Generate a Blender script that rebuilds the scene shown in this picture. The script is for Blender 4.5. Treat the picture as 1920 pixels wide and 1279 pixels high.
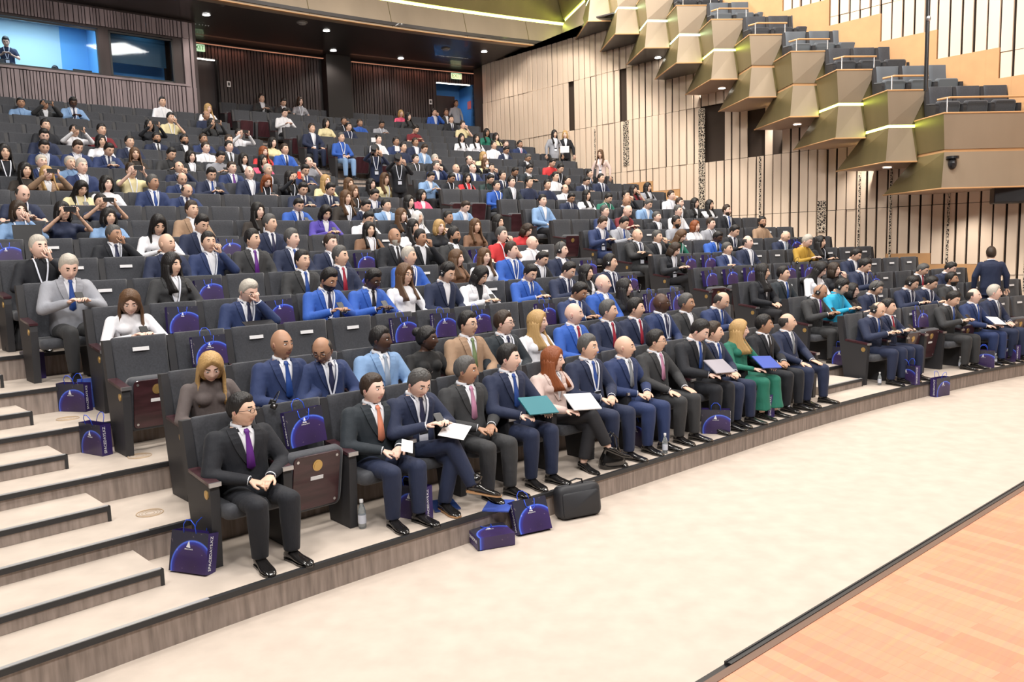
import bpy, math, random
import numpy as np
from mathutils import Matrix, Vector
random.seed(7); rng = np.random.default_rng(7)
for o in list(bpy.data.objects): bpy.data.objects.remove(o)
SC = bpy.context.scene
COL = SC.collection
# ------------------------------------------------------------------ camera
F_PX, PITCH, ROLL, CAM_H = 1515.139, 0.117748, -0.029122, 2.495706
def cam_axes():
    cp, sp = math.cos(PITCH), math.sin(PITCH)
    fw = np.array([0, cp, -sp]); rt = np.array([1., 0, 0]); up = np.cross(rt, fw)
    cr, sr = math.cos(ROLL), math.sin(ROLL)
    return fw, cr*rt + sr*up, -sr*rt + cr*up
FW, RT, UP = cam_axes()
cam = bpy.data.objects.new('camera', bpy.data.cameras.new('camera')); COL.objects.link(cam)
cam.matrix_world = Matrix([[RT[i], UP[i], -FW[i], (0, 0, CAM_H)[i]] for i in range(3)] + [[0, 0, 0, 1]])
cam.data.sensor_width = 36; cam.data.lens = F_PX/1920*36; cam.data.clip_end = 200
SC.camera = cam
# ------------------------------------------------------------------ world, light, exposure
W = bpy.data.worlds.new('world'); SC.world = W; W.use_nodes = True
W.node_tree.nodes['Background'].inputs[0].default_value = (1.0, 0.95, 0.9, 1)
W.node_tree.nodes['Background'].inputs[1].default_value = 0.12
SC.view_settings.view_transform = 'Standard'; SC.view_settings.look = 'None'
SC.view_settings.gamma = 1; SC.view_settings.use_curve_mapping = False
SC.view_settings.exposure = -0.58
def area(name, loc, size, power, col=(1, .95, .88), rot=(0, 0, 0), sy=None, spread=None):
    l = bpy.data.lights.new(name, 'AREA'); l.energy = power; l.color = col; l.size = size
    if sy: l.shape = 'RECTANGLE'; l.size_y = sy
    if spread: l.spread = spread
    o = bpy.data.objects.new(name, l); COL.objects.link(o); o.location = loc; o.rotation_euler = rot
    return o
def aim(o, target):
    o.rotation_euler = (Vector(target)-o.location).to_track_quat('-Z', 'Y').to_euler()
# hall ceiling lamps, high above the seats and the forestage
for (x, y) in [(-5, 5), (2, 6), (9, 11), (-4, 12), (4, 15), (-6, 17), (1, 21)]:
    area('hall_ceiling_light', (x, y, 13.5), 2.2, 850)
# stage lighting bar in front of the first rows, aimed back at the seats
for (x, y, tx, ty) in [(-4, 1, -5, 14), (3, 1, 0, 13), (8, 5, 6, 17), (1, -1, 3, 9)]:
    aim(area('stage_bar_light', (x, y, 9.5), 1.2, 620, (1, .96, .92)), (tx, ty, 2))
# lamps washing the right wall
for (x, y) in [(7, 12.5), (4, 18), (1.5, 24)]:
    aim(area('wall_wash_light', (x, y, 11), 1.0, 430, (1, .93, .84)), (x+3.6, y+3.2, 4))
# ------------------------------------------------------------------ the seating curve
OX, OY, TH, SL_, SR_, KL, KR = 0.409439, 7.313467, 0.720605, -1.9084, 3.753083, 0.033353, 0.029685
H1, HR, HC, D = 0.228104, 0.226586, 0.008273, 1.011875
HALF, PAN = 0.534364, 0.491047
def base(s):
    X, Y, th = OX, OY, TH
    m = min(max(s, SL_), SR_); X += m*math.cos(th); Y += m*math.sin(th)
    for (L, k) in ((max(s-SR_, 0), -KR), (min(s-SL_, 0), -KL)):
        if L:
            X, Y, th = X+(math.sin(th+k*L)-math.sin(th))/k, Y-(math.cos(th+k*L)-math.cos(th))/k, th+k*L
    return X, Y, th
def pt(s, off):
    X, Y, th = base(s); return X-math.sin(th)*off, Y+math.cos(th)*off
def zrow(k): n = k-1; return H1+HR*n+HC*n*(n-1)/2 if k > 0 else 0.
def inv(X, Y):
    """distance behind the first nosing and position along the row"""
    dx, dy = X-OX, Y-OY; s = dx*math.cos(TH)+dy*math.sin(TH); n = -dx*math.sin(TH)+dy*math.cos(TH)
    for (c, k, cond) in ((SR_, KR, s > SR_), (SL_, KL, s < SL_)):
        if cond:
            X0, Y0, t = base(c); R = 1/k; cx, cy = X0+math.sin(t)*R, Y0-math.cos(t)*R
            r = math.hypot(X-cx, Y-cy); a = math.atan2(Y-cy, X-cx); a0 = math.atan2(Y0-cy, X0-cx)
            return r-R, c+((a0-a+math.pi) % (2*math.pi)-math.pi)*R
    return n, s
def project(P):
    d = np.asarray(P, float)-np.array([0, 0, CAM_H]); z = d@FW
    return 960+F_PX*(d@RT)/z, 639.5-F_PX*(d@UP)/z
def frame(s, off, z):
    X, Y, th = base(s); X, Y = X-math.sin(th)*off, Y+math.cos(th)*off
    return Matrix.Translation((X, Y, z)) @ Matrix.Rotation(th, 4, 'Z')
WT = (-.64, .768)            # direction of the right wall (towards the back)
WA = (4.87, 24.8)
def wall_pt(t, d=0.): return WA[0]+WT[0]*t-WT[1]*d, WA[1]+WT[1]*t+WT[0]*d   # d = metres into the hall
def wall_dist(X, Y):  # metres from wall, positive inside
    return -( (X-WA[0])*WT[1] - (Y-WA[1])*WT[0] )
# ------------------------------------------------------------------ materials
def lin(c): return tuple(((v/255)/12.92 if v <= 10.3 else (((v/255)+.055)/1.055)**2.4) for v in c)
MATS = {}
def mat(name, col, rough=.6, metal=0., emit=None, es=1., noise=None, bump=None, coat=0., sheen=0., spec=None, bd=.01, alpha=None, trans=0.):
    if name in MATS: return MATS[name]
    m = bpy.data.materials.new(name); m.use_nodes = True; nt = m.node_tree; b = nt.nodes['Principled BSDF']
    b.inputs['Base Color'].default_value = (*col, 1); b.inputs['Roughness'].default_value = rough; b.inputs['Metallic'].default_value = metal
    if coat: b.inputs['Coat Weight'].default_value = coat
    if sheen: b.inputs['Sheen Weight'].default_value = sheen
    if spec is not None: b.inputs['Specular IOR Level'].default_value = spec
    if trans: b.inputs['Transmission Weight'].default_value = trans
    if emit: b.inputs['Emission Color'].default_value = (*emit, 1); b.inputs['Emission Strength'].default_value = es
    if noise or bump:
        tc = nt.nodes.new('ShaderNodeTexCoord'); n = nt.nodes.new('ShaderNodeTexNoise')
        mp = nt.nodes.new('ShaderNodeMapping'); nt.links.new(tc.outputs['Object'], mp.inputs[0]); nt.links.new(mp.outputs[0], n.inputs['Vector'])
        sc, amt, st = (noise or bump)[:3]
        n.inputs['Scale'].default_value = sc; mp.inputs['Scale'].default_value = st; n.inputs['Detail'].default_value = 4
        if noise:
            r = nt.nodes.new('ShaderNodeValToRGB'); r.color_ramp.elements[0].position = .3; r.color_ramp.elements[1].position = .7
            r.color_ramp.elements[0].color = (*[v*(1-amt) for v in col], 1); r.color_ramp.elements[1].color = (*[min(v*(1+amt), 1) for v in col], 1)
            nt.links.new(n.outputs['Fac'], r.inputs[0]); nt.links.new(r.outputs[0], b.inputs['Base Color'])
        if bump:
            bp = nt.nodes.new('ShaderNodeBump'); bp.inputs['Strength'].default_value = bump[1]; bp.inputs['Distance'].default_value = bd
            nt.links.new(n.outputs['Fac'], bp.inputs['Height']); nt.links.new(bp.outputs[0], b.inputs['Normal'])
    MATS[name] = m; return m
M_FLOOR = mat('pale_carpet', lin((193, 180, 168)), .9, noise=(5, .07, (1, 1, 1)))
M_RISER = mat('grey_brown_riser', lin((146, 133, 125)), .8, noise=(26, .30, (1, 1, .10)))
M_NOSE = mat('black_nosing', (.025, .025, .027), .45)
M_SILVER = mat('silver_nosing', (.75, .75, .76), .3, .6)
M_SEAT = mat('charcoal_upholstery', (.040, .043, .053), .72, sheen=.25, noise=(60, .2, (1, 1, 1)))
M_PANEL = mat('graphite_panel', (.027, .027, .031), .55)
M_WOODD = mat('dark_red_wood', (.050, .017, .022), .3, coat=.3, noise=(3, .35, (1, 8, 1)))
M_GOLD = mat('brass_medallion', (.62, .42, .16), .35, .7)
M_WHITE = mat('white_paper', (.8, .8, .82), .6)
M_STEEL = mat('steel', (.6, .6, .62), .3, .9)
M_BLACK = mat('black_plastic', (.012, .012, .014), .35)
M_BEIGE = mat('beige_wall_panel', lin((230, 208, 186)), .6, noise=(2.2, .05, (1, 1, .3)))
M_GAP = mat('dark_panel_gap', (.05, .032, .022), .8)
M_TAN = mat('tan_skirting', lin((198, 152, 106)), .55, noise=(3, .06, (1, 1, 1)))
M_SLAT = mat('dark_wood_slat', (.032, .020, .021), .5, noise=(3, .3, (1, 1, .15)))
M_SLATB = mat('purple_brown_slat', (.23, .18, .19), .5, noise=(3, .25, (1, 1, .15)))
M_DARKW = mat('black_brown_wall', (.012, .009, .009), .6)
M_GOLDF = mat('golden_fascia_shaded', (.20, .165, .075), .40, .6, noise=(1.2, .12, (1, 1, .2)))  # shaded copy of the fascia metal, shade put into the colour
M_GOLDL = mat('golden_fascia_lit', (.40, .32, .235), .45, .45, noise=(1.2, .08, (1, 1, .2)))  # lit copy of the same fascia metal, light put into the colour
M_CEIL = mat('dark_glossy_ceiling', (.035, .03, .03), .42, coat=.3)
M_LED = mat('yellow_green_led', (.6, .7, .1), emit=(.82, 1., .18), es=11)
M_LEDW = mat('pale_green_led', (.6, .8, .5), emit=(.72, 1., .62), es=9)
# ------------------------------------------------------------------ mesh helpers (numpy soups: vertices, faces, material index, smooth flag)
class MB:
    def __init__(s): s.v = []; s.f = []; s.m = []; s.s = []; s.n = 0
    def add(s, vf, m=0, smooth=False, M=None):
        v, f = np.asarray(vf[0], float), vf[1]
        if M is not None:
            A = np.array(M); v = v@A[:3, :3].T+A[:3, 3]
        s.v.append(v); n = s.n
        s.f += [tuple(i+n for i in q) for q in f]; s.m += [m]*len(f); s.s += [smooth]*len(f); s.n += len(v); return s
    def mesh(s, name, nm=1):
        me = bpy.data.meshes.new(name); V = np.concatenate(s.v) if s.v else np.zeros((0, 3))
        me.from_pydata(V.tolist(), [], s.f)
        me.polygons.foreach_set('material_index', s.m); me.polygons.foreach_set('use_smooth', s.s)
        return me
def obj(name, mb, mats, parent=None, M=None):
    if not isinstance(mats, (list, tuple)): mats = [mats]
    me = mb.mesh(name) if isinstance(mb, MB) else mb
    if not me.materials:
        for m in mats: me.materials.append(m)
    o = bpy.data.objects.new(name, me); COL.objects.link(o)
    if parent is not None: o.parent = parent
    if M is not None: o.matrix_local = M
    return o
def empty(name, M=None):
    o = bpy.data.objects.new(name, None); COL.objects.link(o); o.empty_display_size = .2
    if M is not None: o.matrix_world = M
    return o
def tag(o, label=None, cat=None, group=None, kind=None):
    if label: o['label'] = label
    if cat: o['category'] = cat
    if group: o['group'] = group
    if kind: o['kind'] = kind
    return o
def box(x0, x1, y0, y1, z0, z1):
    v = [(x, y, z) for z in (z0, z1) for y in (y0, y1) for x in (x0, x1)]
    return v, [(0, 2, 3, 1), (4, 5, 7, 6), (0, 1, 5, 4), (2, 6, 7, 3), (0, 4, 6, 2), (1, 3, 7, 5)]
def hexa(p):  # 8 points: bottom 4 ccw, top 4 ccw
    return p, [(3, 2, 1, 0), (4, 5, 6, 7), (0, 1, 5, 4), (1, 2, 6, 5), (2, 3, 7, 6), (3, 0, 4, 7)]
def prism(poly, axis, a, b):
    n = len(poly); P = []
    for w in (a, b):
        for (u, v) in poly: P.append((w, u, v) if axis == 0 else (u, w, v) if axis == 1 else (u, v, w))
    return P, [tuple(range(n))[::-1], tuple(range(n, 2*n))]+[(i, (i+1) % n, n+(i+1) % n, n+i) for i in range(n)]
def rings(R, cap=True):
    """R: array (k, n, 3) of closed rings"""
    R = np.asarray(R, float); k, n, _ = R.shape; f = []
    for i in range(k-1):
        for j in range(n):
            f.append((i*n+j, i*n+(j+1) % n, (i+1)*n+(j+1) % n, (i+1)*n+j))
    if cap: f.append(tuple(range(n))[::-1]); f.append(tuple(range((k-1)*n, k*n)))
    return R.reshape(-1, 3), f
def tube(P, r, n=12, flat=None):
    P = [np.asarray(p, float) for p in P]; r = list(r) if hasattr(r, '__len__') else [r]*len(P); out = []; u = None
    for i, p in enumerate(P):
        t = P[min(i+1, len(P)-1)]-P[max(i-1, 0)]; t /= np.linalg.norm(t)+1e-9
        if u is None: u = np.cross(t, (0, 0, 1) if abs(t[2]) < .9 else (1, 0, 0))
        u = u-t*(u@t); u /= np.linalg.norm(u)+1e-9; w = np.cross(t, u); a = np.linspace(0, 2*math.pi, n, endpoint=False)[:, None]
        rr = r[i] if hasattr(r[i], '__len__') else (r[i], r[i])
        out.append(p+u*np.cos(a)*rr[0]+w*np.sin(a)*rr[1])
    return rings(out)
def capsule(a, b, ra, rb, n=10):
    a, b = np.asarray(a, float), np.asarray(b, float); t = (b-a)/(np.linalg.norm(b-a)+1e-9)
    P = []; R = []
    for k in (80, 50, 25): P.append(a-t*ra*math.sin(math.radians(k))); R.append(ra*math.cos(math.radians(k)))
    P += [a, b]; R += [ra, rb]
    for k in (25, 50, 80): P.append(b+t*rb*math.sin(math.radians(k))); R.append(rb*math.cos(math.radians(k)))
    return tube(P, R, n)
def ellipsoid(c, r, n=12, m=8):
    a = np.linspace(0, 2*math.pi, n, endpoint=False); out = []
    for i in range(m+1):
        t = -math.pi/2+math.pi*(i+.02)/(m+.04); out.append(np.stack([c[0]+r[0]*math.cos(t)*np.cos(a), c[1]+r[1]*math.cos(t)*np.sin(a), np.full(n, c[2]+r[2]*math.sin(t))], 1))
    return rings(out)
def disc(c, r, h, n=20, axis=2):
    a = np.linspace(0, 2*math.pi, n, endpoint=False); pl = [(r*math.cos(t), r*math.sin(t)) for t in a]
    v, f = prism(pl, axis, -h/2, h/2); return np.asarray(v)+np.asarray(c), f
def rbox(x0, x1, y0, y1, z0, z1, r=.02, axis=1, seg=4):
    """slab with rounded corners in the plane normal to axis"""
    if axis == 1: u0, u1, w0, w1, a, b = x0, x1, z0, z1, y0, y1
    elif axis == 2: u0, u1, w0, w1, a, b = x0, x1, y0, y1, z0, z1
    else: u0, u1, w0, w1, a, b = y0, y1, z0, z1, x0, x1
    P = []
    for cx, cy, s in ((u1-r, w1-r, 0), (u0+r, w1-r, 90), (u0+r, w0+r, 180), (u1-r, w0+r, 270)):
        for i in range(seg+1):
            t = math.radians(s+90*i/seg); P.append((cx+r*math.cos(t), cy+r*math.sin(t)))
    e = min(r*.4, (b-a)*.3); C = np.array(P); cen = C.mean(0); R = []
    for (w, q) in ((a, 1-e/max(abs(u1-u0), .01)*2), (a+e, 1), (b-e, 1), (b, 1-e/max(abs(u1-u0), .01)*2)):
        Q = cen+(C-cen)*q
        R.append([(p[0], w, p[1]) if axis == 1 else (p[0], p[1], w) if axis == 2 else (w, p[0], p[1]) for p in Q])
    return rings(R)
def strip(P, wdt, nrm):
    """thin ribbon box along points P, half width vectors wdt, thickness vectors nrm"""
    R = [[p-w-n, p+w-n, p+w+n, p-w+n] for p, w, n in zip(P, wdt, nrm)]; return rings(R)

# ------------------------------------------------------------------ floor, tiers, stage
def srange(a, b, n): return [a+(b-a)*i/n for i in range(n+1)]
def sector(mb, s0, s1, o0, o1, z0, z1, n, m=0, mr=None, wall=False):
    """curved block between offsets o0 (front) and o1 (back)"""
    S = srange(s0, s1, n); A = []
    for s in S: A.append([(*pt(s, o0), z0), (*pt(s, o0), z1), (*pt(s, o1), z1), (*pt(s, o1), z0)])
    v, f = rings(A)
    mb.add((v, f), m)
    if mr is not None:      # front faces get the riser material
        k = len(mb.m)-len(f)
        for i, q in enumerate(f[:n*4]):
            if i % 4 in (0,): mb.m[k+i] = mr
hc = MB(); hc.add(box(-26, 18, -8, 38, 16.6, 16.8)); tag(obj('ceiling', hc, mat('hall_ceiling', (.12, .11, .10), .8)), kind='structure')
fl = MB(); fl.add(([(-30, -6, 0), (30, -6, 0), (30, 40, 0), (-30, 40, 0)], [(0, 1, 2, 3)]))
tag(obj('floor', fl, M_FLOOR), kind='structure')
NR = 21
tiers = MB(); nose = MB()
for k in range(1, NR+1):
    z = zrow(k); o0 = (k-1)*D; s0 = -9 if k < 16 else -6
    o1 = k*D if k < NR else k*D+3
    sector(tiers, s0, 17, o0+.012, o1+.05, max(0, z-.6), z-.002, 60, 0, 1)
    # dark nosing: tread strip and front lip
    sector(nose, s0, 17, o0-.006, o0+.035, z-.035, z+.004, 60, 0)
tag(obj('floor', tiers, [M_FLOOR, M_RISER]), kind='structure')
tag(obj('trim_1', nose, M_NOSE), kind='structure')
# aisle half steps
MAIN_END = lambda k: 5.5 if k <= 9 else 5.2 if k == 10 else 5.1 if k == 11 else 4.4 if k <= 16 else 4.35
R_START = {11: 6.1, 12: 6.0, 13: 6.3, 14: 6.3, 15: 6.3, 16: 5.75, 17: 5.45, 18: 5.45, 19: 5.45, 20: 4.95, 21: 4.95}
RSTART = lambda k: R_START.get(k, 6.86)
half = MB(); hn = MB(); sil = MB()
for k in range(0, 20):
    z0, z1 = zrow(k), zrow(k+1); zm = (z0+z1)/2
    if k >= 1:
        o1 = k*D; o0 = o1-HALF
        for (a, b) in ((-7.5, -3.42), (MAIN_END(k)+.2, RSTART(k)-.12)):
            if b-a < .3: continue
            sector(half, a, b, o0, o1+.02, z0, zm-.002, 12, 0, 1)
            sector(hn, a-.012, b+.012, o0-.008, o0+.03, zm-.035, zm+.003, 12)
            for e in (a, b):       # dark end edges
                sector(hn, e-.012, e+.012, o0-.008, o0+.012, z0, zm+.003, 1)
            sector(sil, a, b, o0+.0, o0+.030, zm+.003, zm+.008, 12)
    for (a, b) in ((-7.5, -3.3), (MAIN_END(max(k, 1))+.2, RSTART(max(k, 1))-.12)):
        if k >= 0 and a < 0: sector(sil, a, b, k*D+.0, k*D+.030, z1+.004, z1+.009, 12)
tag(obj('floor', half, [M_FLOOR, M_RISER]), kind='structure')
tag(obj('trim_2', hn, M_NOSE), kind='structure')
tag(obj('trim_3', sil, M_SILVER), kind='structure')
# stage with its plank floor
def plank_mat():
    m = bpy.data.materials.new('stage_planks'); m.use_nodes = True; nt = m.node_tree; b = nt.nodes['Principled BSDF']
    tc = nt.nodes.new('ShaderNodeTexCoord'); mp = nt.nodes.new('ShaderNodeMapping'); mp.inputs['Rotation'].default_value = (0, 0, 0)
    br = nt.nodes.new('ShaderNodeTexBrick'); nt.links.new(tc.outputs['Object'], mp.inputs[0]); nt.links.new(mp.outputs[0], br.inputs['Vector'])
    br.inputs['Scale'].default_value = 1; br.inputs['Brick Width'].default_value = .62; br.inputs['Row Height'].default_value = .062; br.inputs['Mortar Size'].default_value = .0006
    br.offset = .37; br.squash = 1.0
    br.inputs['Color1'].default_value = (*lin((226, 158, 124)), 1); br.inputs['Color2'].default_value = (*lin((208, 138, 108)), 1); br.inputs['Mortar'].default_value = (*lin((190, 120, 90)), 1)
    n = nt.nodes.new('ShaderNodeTexNoise'); mp2 = nt.nodes.new('ShaderNodeMapping'); mp2.inputs['Scale'].default_value = (2, 30, 1)
    nt.links.new(tc.outputs['Object'], mp2.inputs[0]); nt.links.new(mp2.outputs[0], n.inputs['Vector']); n.inputs['Scale'].default_value = 2
    mx = nt.nodes.new('ShaderNodeMix'); mx.data_type = 'RGBA'; mx.blend_type = 'MULTIPLY'; mx.inputs[0].default_value = .25
    nt.links.new(br.outputs[0], mx.inputs[6]); nt.links.new(n.outputs['Color'], mx.inputs[7]); nt.links.new(mx.outputs[2], b.inputs['Base Color'])
    b.inputs['Roughness'].default_value = .45; return m
SE = Matrix.Translation((.72, 2.78, 0)) @ Matrix.Rotation(math.atan2(.65, .76), 4, 'Z')   # x along the stage edge, -y into the stage
st = MB(); st.add(box(-8, 16, -7, 0, .0, .95))
# the camera stands above the stage: stage lies to the right of and below it
o = tag(obj('stage', st, M_BLACK, None, SE), 'raised timber stage with pinkish planks and a black front edge', 'stage')
pl = MB(); pl.add(box(-8, 16, -7, -.035, .95, .956)); pm = plank_mat()
po = obj('stage_boards', pl, pm, o, Matrix.Rotation(0, 4, 'Z'))
for n in pm.node_tree.nodes:
    if n.type == 'MAPPING' and tuple(n.inputs['Scale'].default_value)[1] == 1: n.inputs['Rotation'].default_value = (0, 0, math.pi/2+.12)
    elif n.type == 'MAPPING': n.inputs['Rotation'].default_value = (0, 0, math.pi/2+.12)
ed = MB(); ed.add(box(.03, 16, -.03, .0, .95, .962)); ed.add(box(.03, 16, -.012, -.008, .962, .966)); obj('edge_strip', ed, M_NOSE, o)
ed = MB(); ed.add(box(-8, 16, -.062, -.03, .9565, .9585)); obj('edge_strip', ed, mat('brown_edge', (.16, .09, .06), .5), o)
# ------------------------------------------------------------------ right wall with vertical panels
bxP = lambda i: (8.218-.691*(6-i), 17.746+.988*(6-i), 4.801+.646*(6-i))
wl = MB(); bk = MB(); sk = MB(); lace = MB()
for (t0_, t1_, zt_) in ((-22, .95, 17), (.95, 9.6, 9.33)):
    a, b = wall_pt(t0_, -.12), wall_pt(t1_, -.12)
    bk.add(([(a[0], a[1], 0), (b[0], b[1], 0), (b[0], b[1], zt_), (a[0], a[1], zt_)], [(0, 1, 2, 3)]))
JO = [-.05, 1.55, 3.15, 4.72, 6.3, 7.9, 9.5, 11.1, 12.7, 14.3, 16]
DARK = {(5, 2): 1}
def wbox(mb, t0, t1, d0, d1, z0, z1, m=0):
    p = [wall_pt(t0, d0), wall_pt(t1, d0), wall_pt(t1, d1), wall_pt(t0, d1)]
    mb.add(hexa([(*q, z0) for q in p]+[(*q, z1) for q in p]), m)
n = int(31/.26)
for j in range(n):
    t = -22+.26*j; X, Y = wall_pt(t+.13); dist, s = inv(X, Y)
    k = int(dist//D)+1; zs = zrow(min(max(k, 1), NR))+(.85 if k in (4, 5, 12, 13) else .4) if k >= 4 else .55
    i = 6-(Y-18.35)/.988; bi = math.floor(i+.5); zt = bxP(min(bi, 7))[2]+.75+.85 if bi > -6 else 99
    for q in range(len(JO)-1):
        z0, z1 = JO[q], JO[q+1]-.012
        z0 = max(z0, zs)
        if z1-z0 < .02: continue
        if t > .9: z1 = min(z1, 9.33)
        if z1-z0 < .02: continue
        segs = [(z0, z1)]
        if zt < 50:
            lo, hi = zt-2.1, zt; segs = [(z0, min(z1, lo)), (max(z0, hi), z1)]
        for (u0, u1) in segs:
            if u1-u0 < .02: continue
            h = rng.random()
            # a few panels are left open towards the dark backing or the pierced metal lace
            if q in (3, 4) and 1.2 < t < 4.2 and rng.random() < .18 and u0 > 5: continue
            if q == 3 and -4.0 < t < -1.0 and h < .4: continue
            g = .022 if (j % 4) else .034
            wbox(wl, t+g, t+.26-g, -.03-.012*(h < .5), .02*(rng.random() < .3), u0, u1)
    wbox(sk, t, t+.262, -.10, .012, 0, zs+.0)
    if zt < 50 and t < .9: wbox(sk, t, t+.262, -.10, .03, zt-2.0, zt)
tag(obj('wall_right', bk, M_GAP), kind='structure'); tag(obj('wall_right_panels', wl, M_BEIGE), kind='structure')
tag(obj('baseboard_right', sk, M_TAN), kind='structure')
for o_ in bpy.data.objects:
    if o_.name == 'wall_right_panels': o_.name = 'wall_right.001'
# pierced metal lace strips between some panels
def lace_mat():
    m = bpy.data.materials.new('pierced_lace'); m.use_nodes = True; nt = m.node_tree; b = nt.nodes['Principled BSDF']
    v = nt.nodes.new('ShaderNodeTexVoronoi'); v.feature = 'DISTANCE_TO_EDGE'; v.inputs['Scale'].default_value = 16
    tc = nt.nodes.new('ShaderNodeTexCoord'); nt.links.new(tc.outputs['Object'], v.inputs['Vector'])
    r = nt.nodes.new('ShaderNodeValToRGB'); r.color_ramp.interpolation = 'CONSTANT'; r.color_ramp.elements[1].position = .09
    r.color_ramp.elements[0].color = (*lin((215, 200, 180)), 1); r.color_ramp.elements[1].color = (.03, .02, .015, 1)
    nt.links.new(v.outputs['Distance'], r.inputs[0]); nt.links.new(r.outputs[0], b.inputs['Base Color']); b.inputs['Roughness'].default_value = .6; return m
for (t0, w, z0, z1) in [(1.55, .24, 4.9, 6.28), (-1.35, .22, 2.2, 6.25), (-3.2, .06, 2.2, 4.7), (-5.1, .24, 2.6, 3.4), (-6.0, .05, 1.6, 4.2), (-6.78, .05, 1.6, 4.2), (-8.1, .05, 1.2, 4.2), (-9.7, .05, 1.2, 4.2), (3.0, .05, 4.8, 6.2)]:
    wbox(lace, t0, t0+w, .021, .03, z0, z1)
tag(obj('trim_4', lace, lace_mat()), kind='structure')
# ------------------------------------------------------------------ back wall (behind row 21) with slats
def cbox(mb, s0, s1, o0, o1, z0, z1, m=0, n=1):
    sector(mb, s0, s1, o0, o1, z0, z1, n, m)
OB = 20.95+D*.9
bw = MB(); bs = MB()
ZB, ZC = zrow(21), 9.15
OBK = 21.35
DOORS = [(4.3, 4.99, 8.75), (10.0, 10.95, 8.78)]
def backblocks(mb, o0, o1, top):
    s = 4.0
    edges = [4.0]+[e for d in DOORS for e in d[:2]]+[11.7]
    for i in range(0, len(edges), 2): cbox(mb, edges[i], edges[i+1], o0, o1, ZB-.6, top, 0, 8)
    for d in DOORS: cbox(mb, d[0], d[1], o0, o1, d[2], top, 0, 2)
backblocks(bw, OBK, OBK+.2, 9.6)
tag(obj('wall_back', bw, M_DARKW), kind='structure')
s = 4.35; sc = 1+OBK*KR
while s < 11.5:
    ind = [d for d in DOORS if d[0]-.05 < s < d[1]+.02]
    z0 = ind[0][2] if ind else ZB
    w = .045*rng.choice([.8, 1, 1.25])
    if not (7.15 < s < 7.82): cbox(bs, s, s+w, OBK-.05-.03*rng.random(), OBK, z0, 9.2)
    s += w+.018
tag(obj('wall_back', bs, M_SLAT), kind='structure')
col = MB(); cbox(col, 7.22, 7.78, OBK-.45, OBK+.01, ZB, 9.3, 0, 2); tag(obj('wall_back', col, M_DARKW), kind='structure')
# ------------------------------------------------------------------ rear balcony: dark ceiling under it and the golden fascia
ce = MB()
S = srange(-9, 15, 60); R = []
for s in S: R.append([(*pt(s, 17.0), 9.4), (*pt(s, 17.0), 9.5), (*pt(s, 26), 9.4), (*pt(s, 26), 9.12)])
ce.add(rings(R)); tag(obj('ceiling', ce, M_CEIL), kind='structure')
def ribbon(mb, s0, s1, prof, n, m=0):
    R = []
    for s in srange(s0, s1, n): R.append([(*pt(s, o), z) for (o, z) in prof])
    mb.add(rings(R), m)
fa = empty('rear_balcony'); tag(fa, 'golden metal front of the rear balcony with a lit waist line above the back rows', 'balcony')
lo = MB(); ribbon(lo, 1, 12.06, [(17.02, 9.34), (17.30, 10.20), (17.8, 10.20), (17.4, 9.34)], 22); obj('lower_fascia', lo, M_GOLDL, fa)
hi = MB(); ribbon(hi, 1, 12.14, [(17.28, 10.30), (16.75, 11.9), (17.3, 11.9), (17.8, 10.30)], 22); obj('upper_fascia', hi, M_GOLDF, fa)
le = MB(); ribbon(le, 1, 12.08, [(17.35, 10.20), (17.33, 10.30), (17.7, 10.30), (17.7, 10.20)], 22); obj('light_strip', le, M_LED, fa)
se = MB()
for s in (2.2, 4.0, 5.8, 7.6, 9.4, 11.0): ribbon(se, s, s+.012, [(17.014, 9.36), (17.29, 10.19), (17.31, 10.19), (17.03, 9.36)], 1)
obj('seam', se, M_GOLDF, fa)
# the side return of the balcony running forward to the first stepped box
A0, A1 = np.array([1.87, 29.35]), np.array([2.66, 25.75]); nn_ = np.array([.977, .214])
def ret(prof):
    R = []
    for q in (A0, A1): R.append([(*(q+nn_*o), z) for (o, z) in prof])
    mb = MB(); mb.add(rings(R)); return mb
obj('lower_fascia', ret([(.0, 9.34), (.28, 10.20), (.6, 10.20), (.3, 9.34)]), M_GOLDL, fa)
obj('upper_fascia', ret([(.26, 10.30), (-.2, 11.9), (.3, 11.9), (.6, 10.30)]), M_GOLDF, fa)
obj('light_strip', ret([(.33, 10.20), (.31, 10.30), (.6, 10.30), (.6, 10.20)]), M_LED, fa)
so = MB(); P = [tuple(A0), tuple(A1), (3.3, 25.2), wall_pt((25.2-WA[1])/WT[1]), wall_pt((31-WA[1])/WT[1])]
so.add(([(x, y, 9.30) for x, y in P]+[(x, y, 9.34) for x, y in P], [(4, 3, 2, 1, 0), (5, 6, 7, 8, 9)]+[(j, (j+1) % 5, 5+(j+1) % 5, 5+j) for j in range(5)])); tag(obj('ceiling', so, M_CEIL), kind='structure')
ri = MB(); ribbon(ri, 1, 12.0, [(17.0, 9.32), (17.0, 9.345), (17.12, 9.345), (17.12, 9.32)], 22); obj('lower_rim', ri, M_TAN, fa)
M_SOFF = mat('beige_soffit', lin((176, 150, 130)), .6)
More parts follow.
